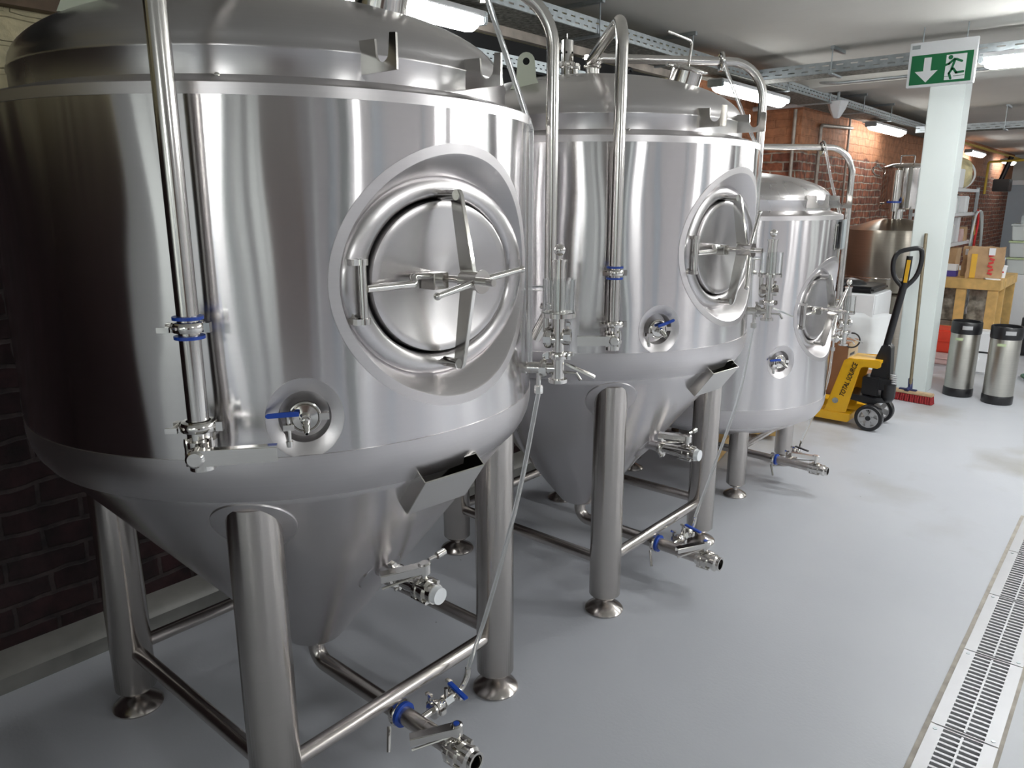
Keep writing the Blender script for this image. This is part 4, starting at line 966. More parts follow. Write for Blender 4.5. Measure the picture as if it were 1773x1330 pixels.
# ================================================================ copper-toned still with tall hopper behind the column
t = thing('mash_kettle', 'large dull steel kettle on a pedestal, behind the pallet jack handle', 'kettle', (-1.93, 7.80, 0)); t.scale = (0.87, 0.87, 1)
m = MB(); m.lathe([(0.0, 0.72), (0.40, 0.72), (0.43, 0.74), (0.43, 0.86), (0.425, 0.865), (0.455, 0.95), (0.465, 1.00), (0.465, 1.27), (0.455, 1.30), (0.44, 1.305)], None, 64); m.build('body', 'kettle', t)
m = MB(); m.lathe([(0.44, 1.305), (0.40, 1.32), (0.20, 1.385), (0.12, 1.40), (0, 1.40)], None, 64); m.build('cone_top', 'kettle', t)
m = MB(); m.lathe([(0, 0.0), (0.38, 0), (0.38, 0.70), (0.42, 0.72), (0, 0.72)], None, 48); m.build('pedestal', 'kettle', t)
m = MB(); m.torus((0, 0, 0.865), (0, 0, 1), 0.428, 0.008, 64, 8); m.build('seam_ring', 'hopper', t)
m = MB(); m.cyl((0.02, -0.05, 1.39), (0.02, -0.05, 1.47), 0.075, seg=28); m.ring((0.02, -0.05, 1.475), (0, 0, 1), 0.05, 0.10, 0.02); m.build('neck', 'fit', t)
m = MB(); m.box((0.15, -0.37, 0.42), (0.10, 0.05, 0.12)); m.build('switch_plate', 'galv', t, bevel=0.004)
t = thing('steel_hopper', 'tall polished steel cylinder with lid standing on the kettle, half behind the column', 'hopper', (-1.86, 7.79, 1.487)); t.scale = (1.28, 1.28, 0.9)
m = MB(); m.lathe([(0.0, 0.0), (0.155, 0.0), (0.16, 0.01), (0.16, 0.40), (0.165, 0.405)], None, 48); m.build('body', 'hopper', t)
m = MB(); m.lathe([(0.168, 0.400), (0.172, 0.41), (0.168, 0.42), (0.12, 0.445), (0.05, 0.455), (0, 0.457)], None, 48); m.build('lid', 'hopper', t)
m = MB(); m.tube(fillet([(-0.045, -0.03, 0.455), (-0.045, -0.03, 0.53), (0.045, -0.03, 0.53), (0.045, -0.03, 0.455)], 0.015), 0.006, 10); m.build('lid_handle', 'fit', t)
m = MB(); m.tube(curve([(-0.155, -0.05, 0.40), (-0.19, -0.06, 0.43), (-0.22, -0.065, 0.40), (-0.20, -0.06, 0.35), (-0.16, -0.05, 0.33)], 6), 0.008, 8); m.sphere((-0.19, -0.06, 0.44), 0.015, 10); m.build('lid_clip', 'fit', t)
m = MB(); m.cyl((-0.02, -0.185, -0.02), (-0.02, -0.185, 0.38), 0.030, seg=24); m.build('sight_tube', 'pipe', t)
m = MB(); m.ring((-0.02, -0.185, 0.07), (0, 0, 1), 0.031, 0.046, 0.018); m.build('blue_band', 'blue', t)
m = MB(); m.cyl((-0.10, -0.145, 0.06), (-0.12, -0.18, 0.055), 0.014, seg=12); m.build('port', 'fit', t)

# ================================================================ pallet jack
J = 5.42
t = thing('pallet_jack', 'yellow and black hand pallet jack with its handle upright, next to the white column', 'pallet jack', (-1.40, 5.66, 0))
def jp(x, z): return (x + 1.40, z)
JY = J - 5.66      # near side in local y
side = [(-1.555, 0.470), (-1.530, 0.487), (-1.330, 0.500), (-1.312, 0.490), (-1.314, 0.452), (-1.335, 0.440), (-1.425, 0.440), (-1.443, 0.425), (-1.508, 0.10), (-1.512, 0.095), (-1.660, 0.075)]
for yy in (JY, JY + 0.235):
    m = MB(); m.prism([jp(*q) for q in side], 0.012, Matrix(((1, 0, 0, 0), (0, 0, 1, yy), (0, 1, 0, 0), (0, 0, 0, 1)))); m.build('side_plate', 'yellow', t, bevel=0.003)
m = MB(); m.bb((-1.53 + 1.4, JY + 0.01, 0.470), (-1.325 + 1.4, JY + 0.24, 0.490)); m.prism([jp(-1.555, .470), jp(-1.53, .487), jp(-1.64, .09), jp(-1.66, 0.09)], 0.23, Matrix(((1, 0, 0, 0), (0, 0, 1, JY + 0.008), (0, 1, 0, 0), (0, 0, 0, 1)))); m.build('top_plate', 'yellow', t)
for yy in (JY - 0.01, JY + 0.33):
    m = MB(); m.prism([(-1.49 + 1.4, 0.030), (-1.475 + 1.4, 0.045), (-1.475 + 1.4, 0.088), (-1.49 + 1.4, 0.092), (-2.60 + 1.4, 0.088), (-2.66 + 1.4, 0.05), (-2.60 + 1.4, 0.035)], 0.15, Matrix(((1, 0, 0, 0), (0, 0, 1, yy), (0, 1, 0, 0), (0, 0, 0, 1)))); m.build('fork', 'yellow', t, bevel=0.004)
m = MB(); m.cyl((-0.185, JY - 0.008, 0.175), (-0.185, JY + 0.014, 0.175), 0.020, seg=24); m.ring((-0.185, JY - 0.009, 0.175), (0, 1, 0), 0.012, 0.019, 0.004); m.build('pivot_bolt', 'galv', t)
def jwheel(x, y):
    m = MB(); T = frame((x, y - 0.025, 0.092), (0, 1, 0))
    m.lathe([(0.068, 0), (0.087, 0), (0.092, 0.006), (0.092, 0.044), (0.087, 0.05), (0.068, 0.05)], T, 48, closed=True); tw = m.build('wheel', 'black', t)
    m = MB(); m.ring((x, y, 0.092), (0, 1, 0), 0.060, 0.0685, 0.044, 40); m.cyl((x, y - 0.024, 0.092), (x, y + 0.024, 0.092), 0.024, seg=24)
    for k in range(5):
        a = 2 * PI * k / 5 + 0.3; mm = Matrix.Translation((x, y, 0.092)) @ Matrix.Rotation(a, 4, 'Y')
        m.box((0.042, 0, 0), (0.04, 0.034, 0.030), M=mm)
    m.build('wheel_hub', 'hub', tw)
    m = MB(); m.cyl((x, y - 0.030, 0.092), (x, y + 0.030, 0.092), 0.017, seg=20); m.build('axle_cap', 'black', tw)
jwheel(0.052, 0.065 - 0.24 - 0.075); jwheel(0.052, 0.065 - 0.24 + 0.20)
m = MB(); m.prism([(-0.12, 0.24), (0.0, 0.23), (0.07, 0.215), (0.09, 0.20), (0.06, 0.175), (0.0, 0.18), (-0.12, 0.20)], 0.26, Matrix(((1, 0, 0, 0), (0, 0, 1, JY + 0.02), (0, 1, 0, 0), (0, 0, 0, 1)))); m.cyl((0.05, -0.09, 0.19), (0.05, -0.09, 0.225), 0.10, seg=32)
m.build('steer_frame', 'blackmetal', t)
m = MB(); m.cyl((0.05, -0.09, 0.22), (0.05, -0.09, 0.44), 0.028, seg=20); m.build('lift_ram', 'hub', t)
m = MB(); m.box((0.02, -0.12, 0.30), (0.11, 0.14, 0.13)); m.cyl((0.13, -0.14, 0.235), (0.13, -0.14, 0.33), 0.045, seg=24); m.sphere((0.13, -0.14, 0.24), 0.045, 18); m.box((0.09, -0.12, 0.32), (0.12, 0.12, 0.08)); m.build('pump_housing', 'blackmetal', t, bevel=0.006)
m = MB()
for k in range(5): m.torus((0.155, -0.15, 0.335 + 0.014 * k), (0, 0.1, 1), 0.020, 0.004, 20, 6)
m.build('pump_spring', 'hub', t)
yh = -0.10
m = MB(); m.prism([(0.00, 0.35), (0.13, 0.36), (0.115, 0.58), (0.10, 0.595), (0.055, 0.59), (0.025, 0.50)], 0.10, Matrix(((1, 0, 0, 0), (0, 0, 1, yh - 0.05), (0, 1, 0, 0), (0, 0, 0, 1)))); m.build('handle_bracket', 'blackmetal', t, bevel=0.005)
m = MB(); m.tube([(0.070, yh, 0.55), (0.135, yh, 1.00), (0.140, yh, 1.03)], 0.024, 16); hs = m.build('handle_shaft', 'blackmetal', t)
m = MB(); lp_ = [(0.135, yh, 0.985), (0.085, yh - 0.02, 1.045), (0.065, yh - 0.03, 1.10), (0.062, yh - 0.03, 1.17), (0.085, yh - 0.02, 1.222), (0.145, yh, 1.245), (0.200, yh + 0.02, 1.250), (0.215, yh + 0.03, 1.215), (0.215, yh + 0.03, 1.14), (0.195, yh + 0.02, 1.06), (0.140, yh, 0.985)]
m.tube(curve(lp_, 6), 0.0155, 12); m.tube([(0.138, yh, 0.98), (0.146, yh, 1.10), (0.150, yh, 1.20)], 0.020, 12); m.build('handle_grip', 'black', t)
m = MB(); m.box((0.150, yh - 0.024, 1.10), (0.022, 0.006, 0.15), ry=0.05); m.build('warning_sticker', 'yellow', t)
bpy.context.view_layer.update()
mdir = Vector((-1.462 + 1.555, 0, 0.425 - 0.105)).normalized()
T = Matrix((mdir, Vector((0, 0, 0)), Vector((0, -1, 0)))).transposed().to_4x4()
updir = Vector((0, -1, 0)).cross(mdir)
T = Matrix((mdir, updir, Vector((0, -1, 0)))).transposed().to_4x4(); T.translation = Vector((-0.110, JY - 0.003, 0.335))
text_mesh('lettering', 'TOTAL SOURCE', 0.046, 'black', T, t, 0.0008, 0.2, 0.78)

# ================================================================ broom
t = thing('push_broom', 'long-handled push broom with red bristles leaning on the white column', 'broom', (-1.36, 6.48, 0))
m = MB(); m.tube([(0.02, 0.02, 0.10), (-0.065, 0.295, 1.305)], 0.0125, 12); m.build('handle', 'brass', t)
rzb = -0.10
m = MB(); m.box((0.0, 0, 0.072), (0.40, 0.062, 0.026), rz=rzb); m.build('head', 'broomwood', t, bevel=0.006)
m = MB(); R4 = Matrix.Rotation(rzb, 4, 'Z')
for i in range(22):
    for j in range(4):
        p = R4 @ Vector((-0.19 + 0.0181 * i, -0.024 + 0.016 * j, 0.06)); q = R4 @ Vector((-0.19 + 0.0181 * i + 0.006 * (i - 10.5) / 10 + 0.003 * math.sin(i * 3 + j), -0.024 + 0.016 * j - 0.004 + 0.008 * (j - 1.5) / 1.5, 0.001))
        m.cyl(p, q, 0.0085, 0.0105, seg=6)
o = m.build('bristles', 'redbristle', t); o['kind'] = 'stuff'
m = MB(); m.tube([(0.004, -0.03, 0.085), (0.02, 0.02, 0.10), (0.010, 0.05, 0.17)], 0.018, 12); m.box((0.01, 0, 0.090), (0.13, 0.035, 0.012), rz=rzb); m.build('socket', 'navy', t, bevel=0.002)

# ================================================================ kegs
def keg(label, loc, rz, hrz):
    t = thing('beer_keg', label, 'keg', loc, rz, 'slim kegs')
    m = MB(); m.lathe([(0, 0.05), (0.108, 0.05), (0.113, 0.062), (0.1135, 0.53), (0.108, 0.545), (0.09, 0.555), (0.0, 0.565)], None, 48); m.build('body', 'keg', t)
    m = MB(); m.lathe([(0.100, 0.0), (0.113, 0.0), (0.117, 0.006), (0.117, 0.062), (0.113, 0.070), (0.100, 0.066)], None, 48, closed=True); m.build('base_ring', 'black', t)
    # top ring with cut grip holes
    m = MB(); prof = [(0.106, 0.520), (0.117, 0.518), (0.119, 0.53), (0.119, 0.608), (0.114, 0.616), (0.106, 0.612)]
    m.lathe(prof, None, 64, closed=True); tr = m.build('top_ring', 'black', t)
    for a in (hrz, hrz + PI):
        m = MB(); n = 8
        for k in range(n):
            aa = a - 0.32 + 0.64 * (k + 0.5) / n
            m.box((0.1195 * math.cos(aa), 0.1195 * math.sin(aa), 0.572), (0.003, 0.0105, 0.030), rz=aa)
        m.build('grip_slot', 'hub', tr)
    m = MB(); m.cyl((0, 0, 0.56), (0, 0, 0.592), 0.022, seg=20); m.cyl((0.05, 0.02, 0.56), (0.05, 0.02, 0.598), 0.011, seg=14); m.cyl((-0.05, -0.02, 0.56), (-0.05, -0.02, 0.598), 0.011, seg=14); m.build('top_posts', 'fit', t)
    m = MB(); n = 7
    for k in range(n):
        aa = hrz - 0.75 + 0.55 * (k + 0.5) / n; m.box((0.1142 * math.cos(aa), 0.1142 * math.sin(aa), 0.475 + 0.003 * k / n), (0.0012, 0.0105, 0.020), rz=aa)
    m.build('tape_label', 'tag', t)
    t.scale = (0.93, 0.93, 1.0)
    return t
keg('slim steel keg with black rubber rims, nearer the white column', (-1.078, 6.95, 0), 0, -1.35)
keg('slim steel keg with black rubber rims, the right one of the pair', (-0.790, 6.87, 0), 0, -1.20)
# ================================================================ workbench and what is on it
t = thing('wooden_workbench', 'rough pine workbench behind the two kegs', 'workbench', (-1.62, 9.25, 0))
bx0, bx1, by0, by1 = -0.11, 0.505, -0.55, 0.55
m = MB()
for k in range(6):
    y0 = by0 + (by1 - by0) * k / 6; m.bb((bx0, y0 + 0.002, 0.775), (bx1, y0 + (by1 - by0) / 6 - 0.002, 0.80))
m.build('plank_top', 'wood', t)
m = MB(); m.bb((bx0, by0 - 0.002, 0.70), (bx1 + 0.002, by0 + 0.035, 0.79)); m.build('front_rail', 'wood', t, bevel=0.003)
m = MB(); m.bb((bx1 - 0.035, by0 + 0.036, 0.70), (bx1 + 0.002, by1, 0.79)); m.build('end_rail', 'wood', t, bevel=0.003)
for x, y in ((bx0 + 0.05, by0 + 0.04), (0.0 + 0.17, by0 + 0.04), (bx1 - 0.06, by0 + 0.04), (bx1 - 0.04, by0 + 0.28), (bx0 + 0.05, by1 - 0.05), (bx1 - 0.05, by1 - 0.05)):
    m = MB(); m.bb((x - 0.045, y - 0.02, 0), (x + 0.045, y + 0.025, 0.775)); m.build('leg', 'wood', t, bevel=0.003)
m = MB(); m.bb((bx0, by0 + 0.02, 0.22), (bx1, by0 + 0.05, 0.31)); m.build('lower_rail', 'wood', t, bevel=0.003)
# paper bag
t = thing('paper_bag', 'brown paper bag with red print and a yellow stripe on the workbench', 'bag', (-1.30, 8.88, 0.80), 0.12)
def crumple(m, amt, sc, seed=0.0):
    for v in m.bm.verts: v.co += Vector(noise.noise_vector(v.co * sc + Vector((seed, 0, 0)))) * amt
def gridbox(m, x0, x1, y0, y1, z0, z1, n=(8, 4, 8), taper=0.0):
    for (a, b, fixed, ax) in ((0, 1, z0, 2), (0, 1, z1, 2), (0, 2, y0, 1), (0, 2, y1, 1), (1, 2, x0, 0), (1, 2, x1, 0)):
        lo = (x0, y0, z0); hi = (x1, y1, z1); vs = []; na, nb = n[a], n[b]
        for i in range(na + 1):
            for j in range(nb + 1):
                p = [0, 0, 0]; p[ax] = fixed; p[a] = lo[a] + (hi[a] - lo[a]) * i / na; p[b] = lo[b] + (hi[b] - lo[b]) * j / nb
                f = 1 - taper * (p[2] - z0) / (z1 - z0); p[1] *= f
                vs.append(p)
        fs = [(i * (nb + 1) + j, (i + 1) * (nb + 1) + j, (i + 1) * (nb + 1) + j + 1, i * (nb + 1) + j + 1) for i in range(na) for j in range(nb)]
        m.add(vs, fs)
    bmesh.ops.remove_doubles(m.bm, verts=m.bm.verts, dist=1e-5)
m = MB(); gridbox(m, -0.155, 0.155, -0.075, 0.075, 0.0, 0.31, (12, 6, 12), 0.35); crumple(m, 0.016, 14)
for v in m.bm.verts: v.co.z = max(v.co.z, 0.0)
m.build('bag_body', 'kraft', t, ang=70)
m = MB(); m.box((-0.095, -0.078, 0.125), (0.05, 0.003, 0.24), rx=-0.08); m.build('yellow_stripe', 'yellow', t)
m = MB(); m.box((0.050, -0.073, 0.27), (0.055, 0.003, 0.07), rx=-0.1); m.build('white_label', 'whitecap', t)
for k in range(6):
    m = MB(); m.box((0.052 + 0.006 * math.sin(k * 2.1), -0.082 + 0.0032 * k, 0.055 + 0.035 * k), (0.044, 0.003, 0.020), rx=-0.09, ry=0.35 * (-1) ** k); m.build('red_lettering', 'redprint', t)
t = thing('paper_bag', 'smaller folded brown bag tucked behind the left side of the printed paper bag', 'bag', (-1.455, 9.05, 0.80), -0.3)
m = MB(); gridbox(m, -0.07, 0.07, -0.04, 0.04, 0, 0.30, (6, 4, 8), 0.3); crumple(m, 0.012, 16, 4.0)
for v in m.bm.verts: v.co.z = max(v.co.z, 0.0)
m.build('bag_body', 'kraft', t, ang=70)
m = MB(); m.box((0.0, -0.040, 0.25), (0.09, 0.003, 0.06)); m.build('white_label', 'whitecap', t)
t = thing('drink_cup', 'white takeaway cup with a straw at the right end of the workbench', 'cup', (-1.165, 9.05, 0.80))
m = MB(); m.lathe([(0, 0), (0.030, 0), (0.040, 0.115), (0.043, 0.118), (0.041, 0.126), (0, 0.128)], None, 32); m.build('cup_body', 'cream' if False else 'whitecap', t)
m = MB(); m.cyl((0.004, 0, 0.12), (0.010, 0, 0.205), 0.0035, seg=10); m.build('straw', 'whitecap', t)
m = MB(); m.cyl((0.012, -0.037, 0.06), (0.0125, -0.0385, 0.06), 0.008, seg=12); m.build('red_mark', 'redprint', t)
m = MB(); m.box((-1.205, 8.78, 0.806), (0.13, 0.09, 0.010), rz=0.4, ry=0.04); crumple(m, 0.006, 20); tag(m.build('paper_napkin', 'whitecap'), 'crumpled white napkin at the front edge of the workbench', 'napkin')
t = thing('card_box', 'small white and violet box at the left end of the workbench top', 'box', (-1.63, 8.92, 0.80), 0.0)
m = MB(); m.bb((-0.09, -0.05, 0), (0.09, 0.05, 0.060)); m.build('violet_base', 'violet', t, bevel=0.002)
m = MB(); m.bb((-0.085, -0.048, 0.061), (0.085, 0.048, 0.125)); m.build('white_top', 'whitecap', t, bevel=0.002)
# translucent bins stacked behind the bench
for i, (z, lab) in enumerate(((0.74, 'frosted plastic storage bin, lowest of the stack behind the cup'), (0.93, 'frosted plastic storage bin, middle of the stack behind the cup'), (1.12, 'frosted plastic storage bin, top of the stack behind the cup'))):
    t = thing('storage_bin', lab, 'storage bin', (-1.13, 10.6, z), 0.05, 'frosted storage bins')
    m = MB(); m.prism([(-0.17, 0), (0.17, 0), (0.19, 0.165), (-0.19, 0.165)], 0.40, Matrix(((1, 0, 0, 0), (0, 0, 1, -0.2), (0, 1, 0, 0), (0, 0, 0, 1)))); m.build('bin_body', 'bin', t, bevel=0.008)
    m = MB(); m.bb((-0.20, -0.21, 0.165), (0.20, 0.21, 0.185)); m.build('bin_lid', 'bin' if i == 2 else 'tag', t, bevel=0.004)
t = thing('low_cabinet', 'white low cabinet under the frosted storage bins', 'cabinet', (-1.10, 10.6, 0))
m = MB(); m.bb((-0.28, -0.25, 0), (0.30, 0.3, 0.738)); m.build('carcass', 'whitebox', t, bevel=0.005)
m = MB(); m.bb((-0.29, -0.262, 0.05), (0.31, -0.252, 0.70)); m.build('cabinet_front', 'whitebox', t, bevel=0.003)
t = thing('steel_sink_pan', 'grey metal pan lying on top of the frosted storage bins', 'pan', (-1.13, 10.6, 1.306))
m = MB(); m.prism([(-0.11, 0), (0.10, 0), (0.17, 0.13), (-0.11, 0.09)], 0.3, Matrix(((1, 0, 0, 0), (0, 0, 1, -0.15), (0, 1, 0, 0), (0, 0, 0, 1)))); m.build('pan_body', 'galv', t, bevel=0.004)
# film-wrapped bundle and crates under the bench
def softpack(label, cat, loc, sx, sy, sz, mat, name, seed=0, amt=0.02, grp=None):
    m = MB(); gridbox(m, -sx / 2, sx / 2, -sy / 2, sy / 2, 0, sz, (10, 8, 10)); crumple(m, amt, 9, seed)
    for v in m.bm.verts: v.co.z = max(v.co.z, 0.0)
    o = m.build(name, mat, ang=75); o.location = loc; return tag(o, label, cat, grp)
M['murky'] = plain('film_wrapped_goods', (0.36, 0.34, 0.29), 0.25, var=0.5, scale=18, bump=0.5, bscale=25)
softpack('film-wrapped bundle of goods under the left part of the workbench', 'bundle', (-1.585, 9.27, 0.34), 0.15, 0.6, 0.34, 'murky', 'wrapped_bundle', 1)
softpack('film-wrapped bundle of goods under the right part of the workbench', 'bundle', (-1.30, 9.27, 0.34), 0.22, 0.6, 0.34, 'murky', 'wrapped_bundle', 5)
m = MB(); m.bb((-1.66, 8.92, 0.0), (-1.18, 9.62, 0.335)); tag(m.build('wooden_crate', 'oldpipe', bevel=0.01), 'low dark crate under the wrapped bundles below the workbench', 'crate')
def crate(label, loc, mat, sx, sy, sz):
    t = thing('plastic_crate', label, 'crate', loc)
    m = MB(); m.bb((-sx / 2, -sy / 2, 0), (sx / 2, sy / 2, sz)); m.build('crate_body', mat, t, bevel=0.012)
    m = MB(); m.bb((-sx / 2 - 0.01, -sy / 2 - 0.01, sz * 0.48), (sx / 2 + 0.01, sy / 2 + 0.01, sz * 0.55)); m.build('crate_rim', mat, t, bevel=0.003)
crate('shiny red plastic crate between the white column and the left keg', (-1.42, 8.35, 0.12), 'redplastic', 0.34, 0.34, 0.22)
crate('pale pink plastic crate under the red crate', (-1.42, 8.35, 0.0), 'pinkcrate', 0.36, 0.36, 0.118)
t = thing('white_canister', 'white plastic canister standing between the two kegs', 'canister', (-1.13, 8.02, 0))
m = MB(); m.bb((-0.11, -0.09, 0), (0.11, 0.09, 0.40)); m.build('canister_body', 'whitebox', t, bevel=0.02)
m = MB(); m.cyl((0.0, -0.090, 0.14), (0, -0.10, 0.14), 0.035, seg=24); m.build('canister_cap', 'whitecap', t)
m = MB(); m.bb((-0.115, -0.093, 0.20), (0.115, -0.088, 0.215)); m.build('black_strap', 'black', t)
m = MB(); m.tube(curve([(-0.72, 7.9, 0.012), (-0.60, 7.75, 0.012), (-0.45, 7.8, 0.012), (-0.40, 8.0, 0.012), (-0.55, 8.15, 0.012), (-0.75, 8.1, 0.018), (-0.70, 7.85, 0.03), (-0.4, 7.7, 0.03)], 8), 0.011, 10)
tag(m.build('green_hose', 'green'), 'dark green hose coiled on the floor at the right edge, beyond the kegs', 'hose')
m = MB(); m.bb((-0.95, 9.2, 0), (-0.55, 9.7, 0.42)); tag(m.build('black_case', 'black', bevel=0.03), 'black case on the floor at the right edge, behind the right keg', 'case')

# ================================================================ shelf unit
t = thing('shelf_unit', 'grey metal shelf unit with white boards against the brick wall behind the column', 'shelf', (-1.95, 10.05, 0))
hy_ = 0.72
for x in (-0.19, 0.19):
    for y in (-hy_, hy_):
        m = MB(); m.bb((x - 0.02, y - 0.02, 0), (x + 0.02, y - 0.016, 1.72)); m.bb((x - 0.02, y - 0.02, 0), (x - 0.016, y + 0.02, 1.72)); m.build('post', 'galv', t)
SZ = (0.30, 0.78, 1.10, 1.43, 1.70)
for z in SZ: m = MB(); m.bb((-0.2, -hy_ - 0.01, z - 0.035), (0.2, hy_ + 0.01, z)); m.build('shelf_board', 'whitebox', t, bevel=0.002)
def jar(label, x, y, z, r, h, mat, lid, name='storage_jar'):
    t = thing(name, label, 'jar' if name == 'storage_jar' else 'bottle', (x, y, z))
    m = MB(); m.lathe([(0, 0), (r, 0), (r, h * 0.78), (r * 0.6, h * 0.9), (r * 0.5, h * 0.92), (0, h * 0.92)], None, 24); m.build('jar_body', mat, t)
    m = MB(); m.cyl((0, 0, h * 0.9), (0, 0, h), r * 0.55, seg=16); m.build('lid', lid, t)
bx = -1.85
m = MB(); m.bb((bx - 0.12, 9.36, 1.43), (bx + 0.07, 9.56, 1.63)); tag(m.build('card_box', 'cardtop', bevel=0.003), 'tan carton at the near end of the upper shelf', 'box')
jar('white bottle beside the tan carton on the upper shelf', bx + 0.04, 9.70, 1.43, 0.04, 0.20, 'whitecap', 'whitecap', 'plastic_bottle')
jar('clear bottle next to the white jug on the upper shelf', bx + 0.02, 9.92, 1.43, 0.04, 0.21, 'bin', 'black', 'plastic_bottle')
m = MB(); m.prism([(-0.07, 0), (0.07, 0), (0.085, 0.19), (-0.085, 0.19)], 0.15, Matrix(((0, 0, 1, bx - 0.05), (1, 0, 0, 10.17), (0, 1, 0, 1.43), (0, 0, 0, 1)))); tag(m.build('white_jug', 'whitecap', bevel=0.01), 'white plastic jug in the middle of the upper shelf', 'jug')
jar('clear jar with dark lid at the near end of the middle shelf', bx, 9.48, 1.10, 0.065, 0.22, 'bin', 'black')
jar('red jar on the middle shelf', bx + 0.03, 9.62, 1.10, 0.05, 0.13, 'redprint', 'redprint')
jar('clear jar behind the shelf post on the middle shelf', bx, 9.85, 1.10, 0.06, 0.25, 'bin', 'galv')
m = MB(); m.bb((bx - 0.12, 10.0, 1.10), (bx + 0.06, 10.13, 1.38)); tag(m.build('printed_carton', 'whitebox', bevel=0.003), 'white carton with dark marks on the middle shelf', 'box')
softpack('pink and white packet on the middle shelf', 'packet', (bx, 10.25, 1.10), 0.15, 0.14, 0.14, 'pinkcrate', 'food_packet', 9, 0.012)
softpack('tan packet at the far end of the middle shelf', 'packet', (bx, 10.45, 1.10), 0.15, 0.16, 0.16, 'kraft', 'food_packet', 3, 0.012)
softpack('white and orange packet on the lower shelf just above the violet box', 'packet', (bx - 0.02, 9.52, 0.86), 0.2, 0.24, 0.17, 'whitecap', 'food_packet', 12, 0.015)
softpack('orange packet on the lower shelf under the white packet', 'packet', (bx - 0.02, 9.50, 0.78), 0.22, 0.26, 0.075, 'yellow', 'food_packet', 14, 0.012)
softpack('brown carton at the middle of the lower shelf', 'box', (bx, 9.95, 0.78), 0.24, 0.26, 0.26, 'kraft', 'card_box', 21, 0.008)
m = MB(); m.bb((-0.17, -0.14, 0), (0.17, 0.14, 0.20)); o = m.build('white_carton', 'whitecap', bevel=0.006); o.location = (-1.90, 9.55, 1.70); tag(o, 'white carton on top of the shelf unit beside the cream sack', 'box')
t = thing('grain_sack', 'cream and yellow printed sack lying on top of the shelf unit', 'sack', (-1.93, 10.15, 1.70))
m = MB(); m.lathe([(0.19 * math.sin(PI * i / 16) ** 0.6, -0.40 + 0.80 * i / 16) for i in range(17)], Matrix.Translation((0, 0, 0.17)) @ Matrix.Rotation(PI / 2, 4, 'X') , 32)
for v in m.bm.verts: v.co.z = 0.17 + (v.co.z - 0.17) * 0.95
crumple(m, 0.045, 5)
for v in m.bm.verts: v.co.z = max(v.co.z, 0.0)
m.build('sack_body', 'cream', t, ang=80)
m = MB(); m.ring((0, 0.27, 0.16), (0, 1, 0.1), 0.165, 0.178, 0.05); m.build('sack_band', 'whitecap', t)
# hoses hanging at the end of the shelf
M['palehose'] = plain('pale_hose', (0.62, 0.66, 0.66), 0.35)
for k, (dx_, lab) in enumerate(((0.0, 'pale grey hose hanging in a long loop at the end of the shelf unit'), (0.05, 'second pale hose loop, outermost on the shelf unit end'))):
    m = MB(); pts = [(-1.74, 10.55, 0.75), (-1.72, 10.48 , 1.1), (-1.72, 10.62, 1.40), (-1.72 + dx_ * 0.2, 10.88 + dx_, 1.42), (-1.72, 11.12 + dx_, 1.15), (-1.72, 11.15 + dx_, 0.85), (-1.73, 10.98, 0.45)]
    m.tube(curve(pts, 8), 0.012, 10); tag(m.build('hanging_hose', 'palehose'), lab, 'hose')
m = MB(); m.tube(curve([(-1.72, 10.70, 1.45), (-1.72, 10.80, 1.30), (-1.72, 10.74, 1.05), (-1.72, 10.88, 0.80), (-1.72, 10.82, 0.65)], 8), 0.014, 10); tag(m.build('hanging_hose', 'redprint'), 'red hose hanging inside the pale hose loop', 'hose')
m = MB(); m.tube([(-1.74, 10.62, 1.38), (-1.72, 10.95, 0.85)], 0.010, 8); tag(m.build('wooden_stick', 'wood'), 'thin wooden stick leaning among the hanging hoses', 'stick')

# ================================================================ boxes behind the short tank
t = thing('white_appliance', 'white chest with a black lid behind the farthest tank', 'appliance', (-1.90, 6.55, 0))
m = MB(); m.bb((-0.35, -0.22, 0), (0.27, 0.25, 0.84)); m.build('body', 'whitebox', t, bevel=0.01)
m = MB(); m.bb((-0.36, -0.20, 0.841), (0.24, 0.25, 0.895)); m.build('black_lid', 'black', t, bevel=0.02)
m = MB(); m.sphere((0.0, -0.02, 0.87), 0.15, 20, 0.5); m.build('black_bag', 'black', t)
m = MB(); nn = 20; vs = []
for i in range(nn + 1):
    for j in range(nn + 1):
        u = i / nn; v = j / nn
        y = -0.24 - 0.14 * v + 0.03 * math.sin(9 * u + 4 * v); x = -0.32 + 0.70 * u + 0.06 * v * u
        z = 0.66 * (1 - v) + 0.02
        if u > 0.85: y += 0.3 * (u - 0.85) * 3
        p = Vector((x, y, z)); p += Vector(noise.noise_vector(p * 9)) * 0.022; vs.append(p)
m.add(vs, [(i * (nn + 1) + j, (i + 1) * (nn + 1) + j, (i + 1) * (nn + 1) + j + 1, i * (nn + 1) + j + 1) for i in range(nn) for j in range(nn)])
o = m.build('plastic_film', 'film', ang=180); o.location = (-1.90, 6.55, 0); md = o.modifiers.new('t', 'SOLIDIFY'); md.thickness = 0.001
tag(o, 'crumpled clear plastic film draped against the white chest', 'plastic film')
t = thing('cardboard_box', 'tall reddish brown carton between the farthest tank and the pallet jack', 'box', (-1.80, 6.06, 0))
m = MB(); m.bb((-0.17, -0.13, 0.0), (0.12, 0.12, 0.505)); m.build('carton', 'cardboard', t, bevel=0.003)
m = MB(); m.bb((0.121, -0.128, 0.25), (0.123, 0.118, 0.50)); m.build('pale_side', 'cardtop', t)
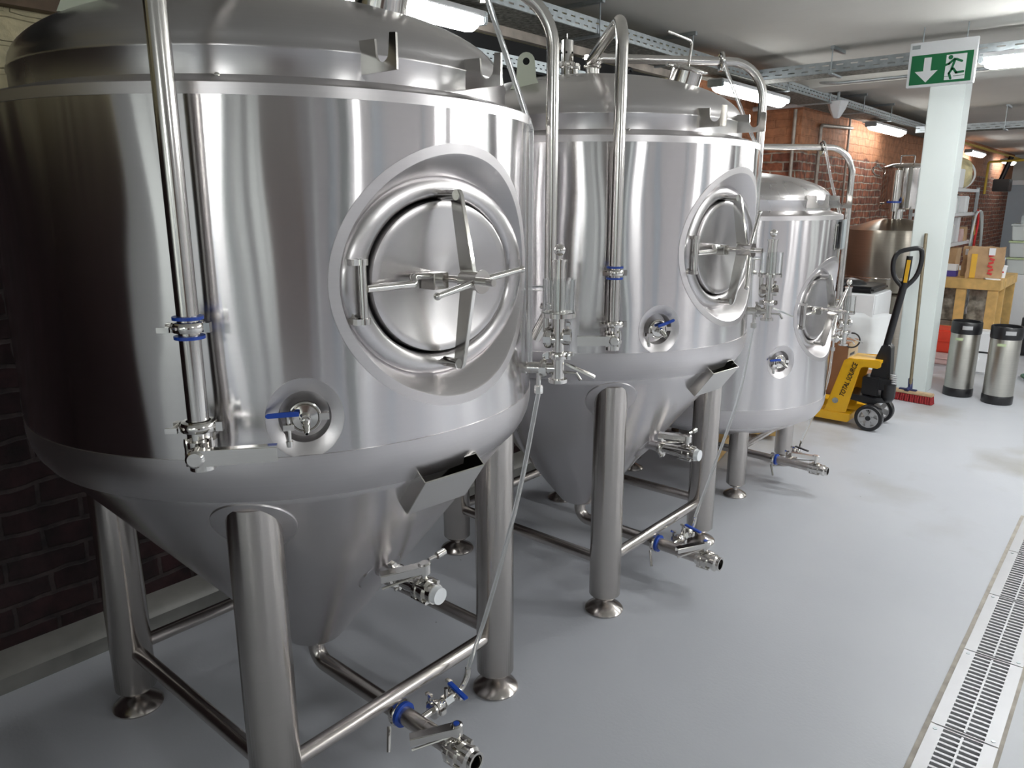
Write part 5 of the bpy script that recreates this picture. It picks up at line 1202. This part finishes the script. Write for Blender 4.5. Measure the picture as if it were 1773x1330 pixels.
for k in range(3): m = MB(); m.bb((0.1235, -0.08, 0.40 - 0.05 * k), (0.1245, 0.03, 0.42 - 0.05 * k)); m.build('printed_mark', 'black', t)
m = MB(); m.bb((-0.08, -0.07, 0), (0.10, 0.10, 0.30)); o = m.build('cardboard_box', 'cardboard', bevel=0.003); o.location = (-1.56, 5.95, 0); tag(o, 'low brown carton seen through the pallet jack frame', 'box')
m = MB(); m.torus((-1.66, 5.93, 0.53), (0.4, -1, 0.1), 0.055, 0.006, 28, 8); tag(m.build('cable_coil', 'black'), 'black ring of cable beside the manway of the farthest tank', 'cable')
# things under the tanks
t = thing('pump', 'black round motor standing behind the middle tank', 'pump', (-2.35, 4.55, 0))
m = MB(); m.cyl((0, 0, 0.12), (0, 0, 0.30), 0.085, seg=24); m.build('motor', 'black', t); m = MB(); m.cyl((0, 0, 0), (0, 0, 0.12), 0.05, seg=20); m.build('pump_base', 'oxide', t)
m = MB(); m.box((-2.0, 4.75, 0.10), (0.5, 0.14, 0.14), rz=0.3); tag(m.build('wooden_block', 'wood', bevel=0.006), 'pale wooden block on the floor under the farthest tank', 'block')
m = MB(); m.box((-1.93, 4.22, 0.05), (0.12, 0.3, 0.10), rz=0.2); tag(m.build('wooden_block', 'wood', bevel=0.006), 'wooden block on the floor behind the front leg of the farthest tank', 'block')

# repeats share a group
GROUPS = {'fermentation_tank': 'fermentation tanks in a row', 'tube_light': 'tube lights under the ceiling', 'wall_pipe': 'pipes on the brick wall',
          'hanging_hose': 'hoses at the shelf end', 'food_packet': 'packets on the shelves', 'plastic_bottle': 'bottles on the upper shelf', 'storage_jar': 'jars on the middle shelf',
          'wrapped_bundle': 'wrapped bundles under the workbench', 'wooden_block': 'wooden blocks under the tanks', 'plastic_crate': 'plastic crates by the column', 'cable_tray': 'perforated cable trays', 'paper_bag': 'paper bags on the workbench'}
for o in C.objects:
    if o.parent is None and o.get('label') and not o.get('group'):
        g = GROUPS.get(o.name.split('.')[0])
        if g: o['group'] = g
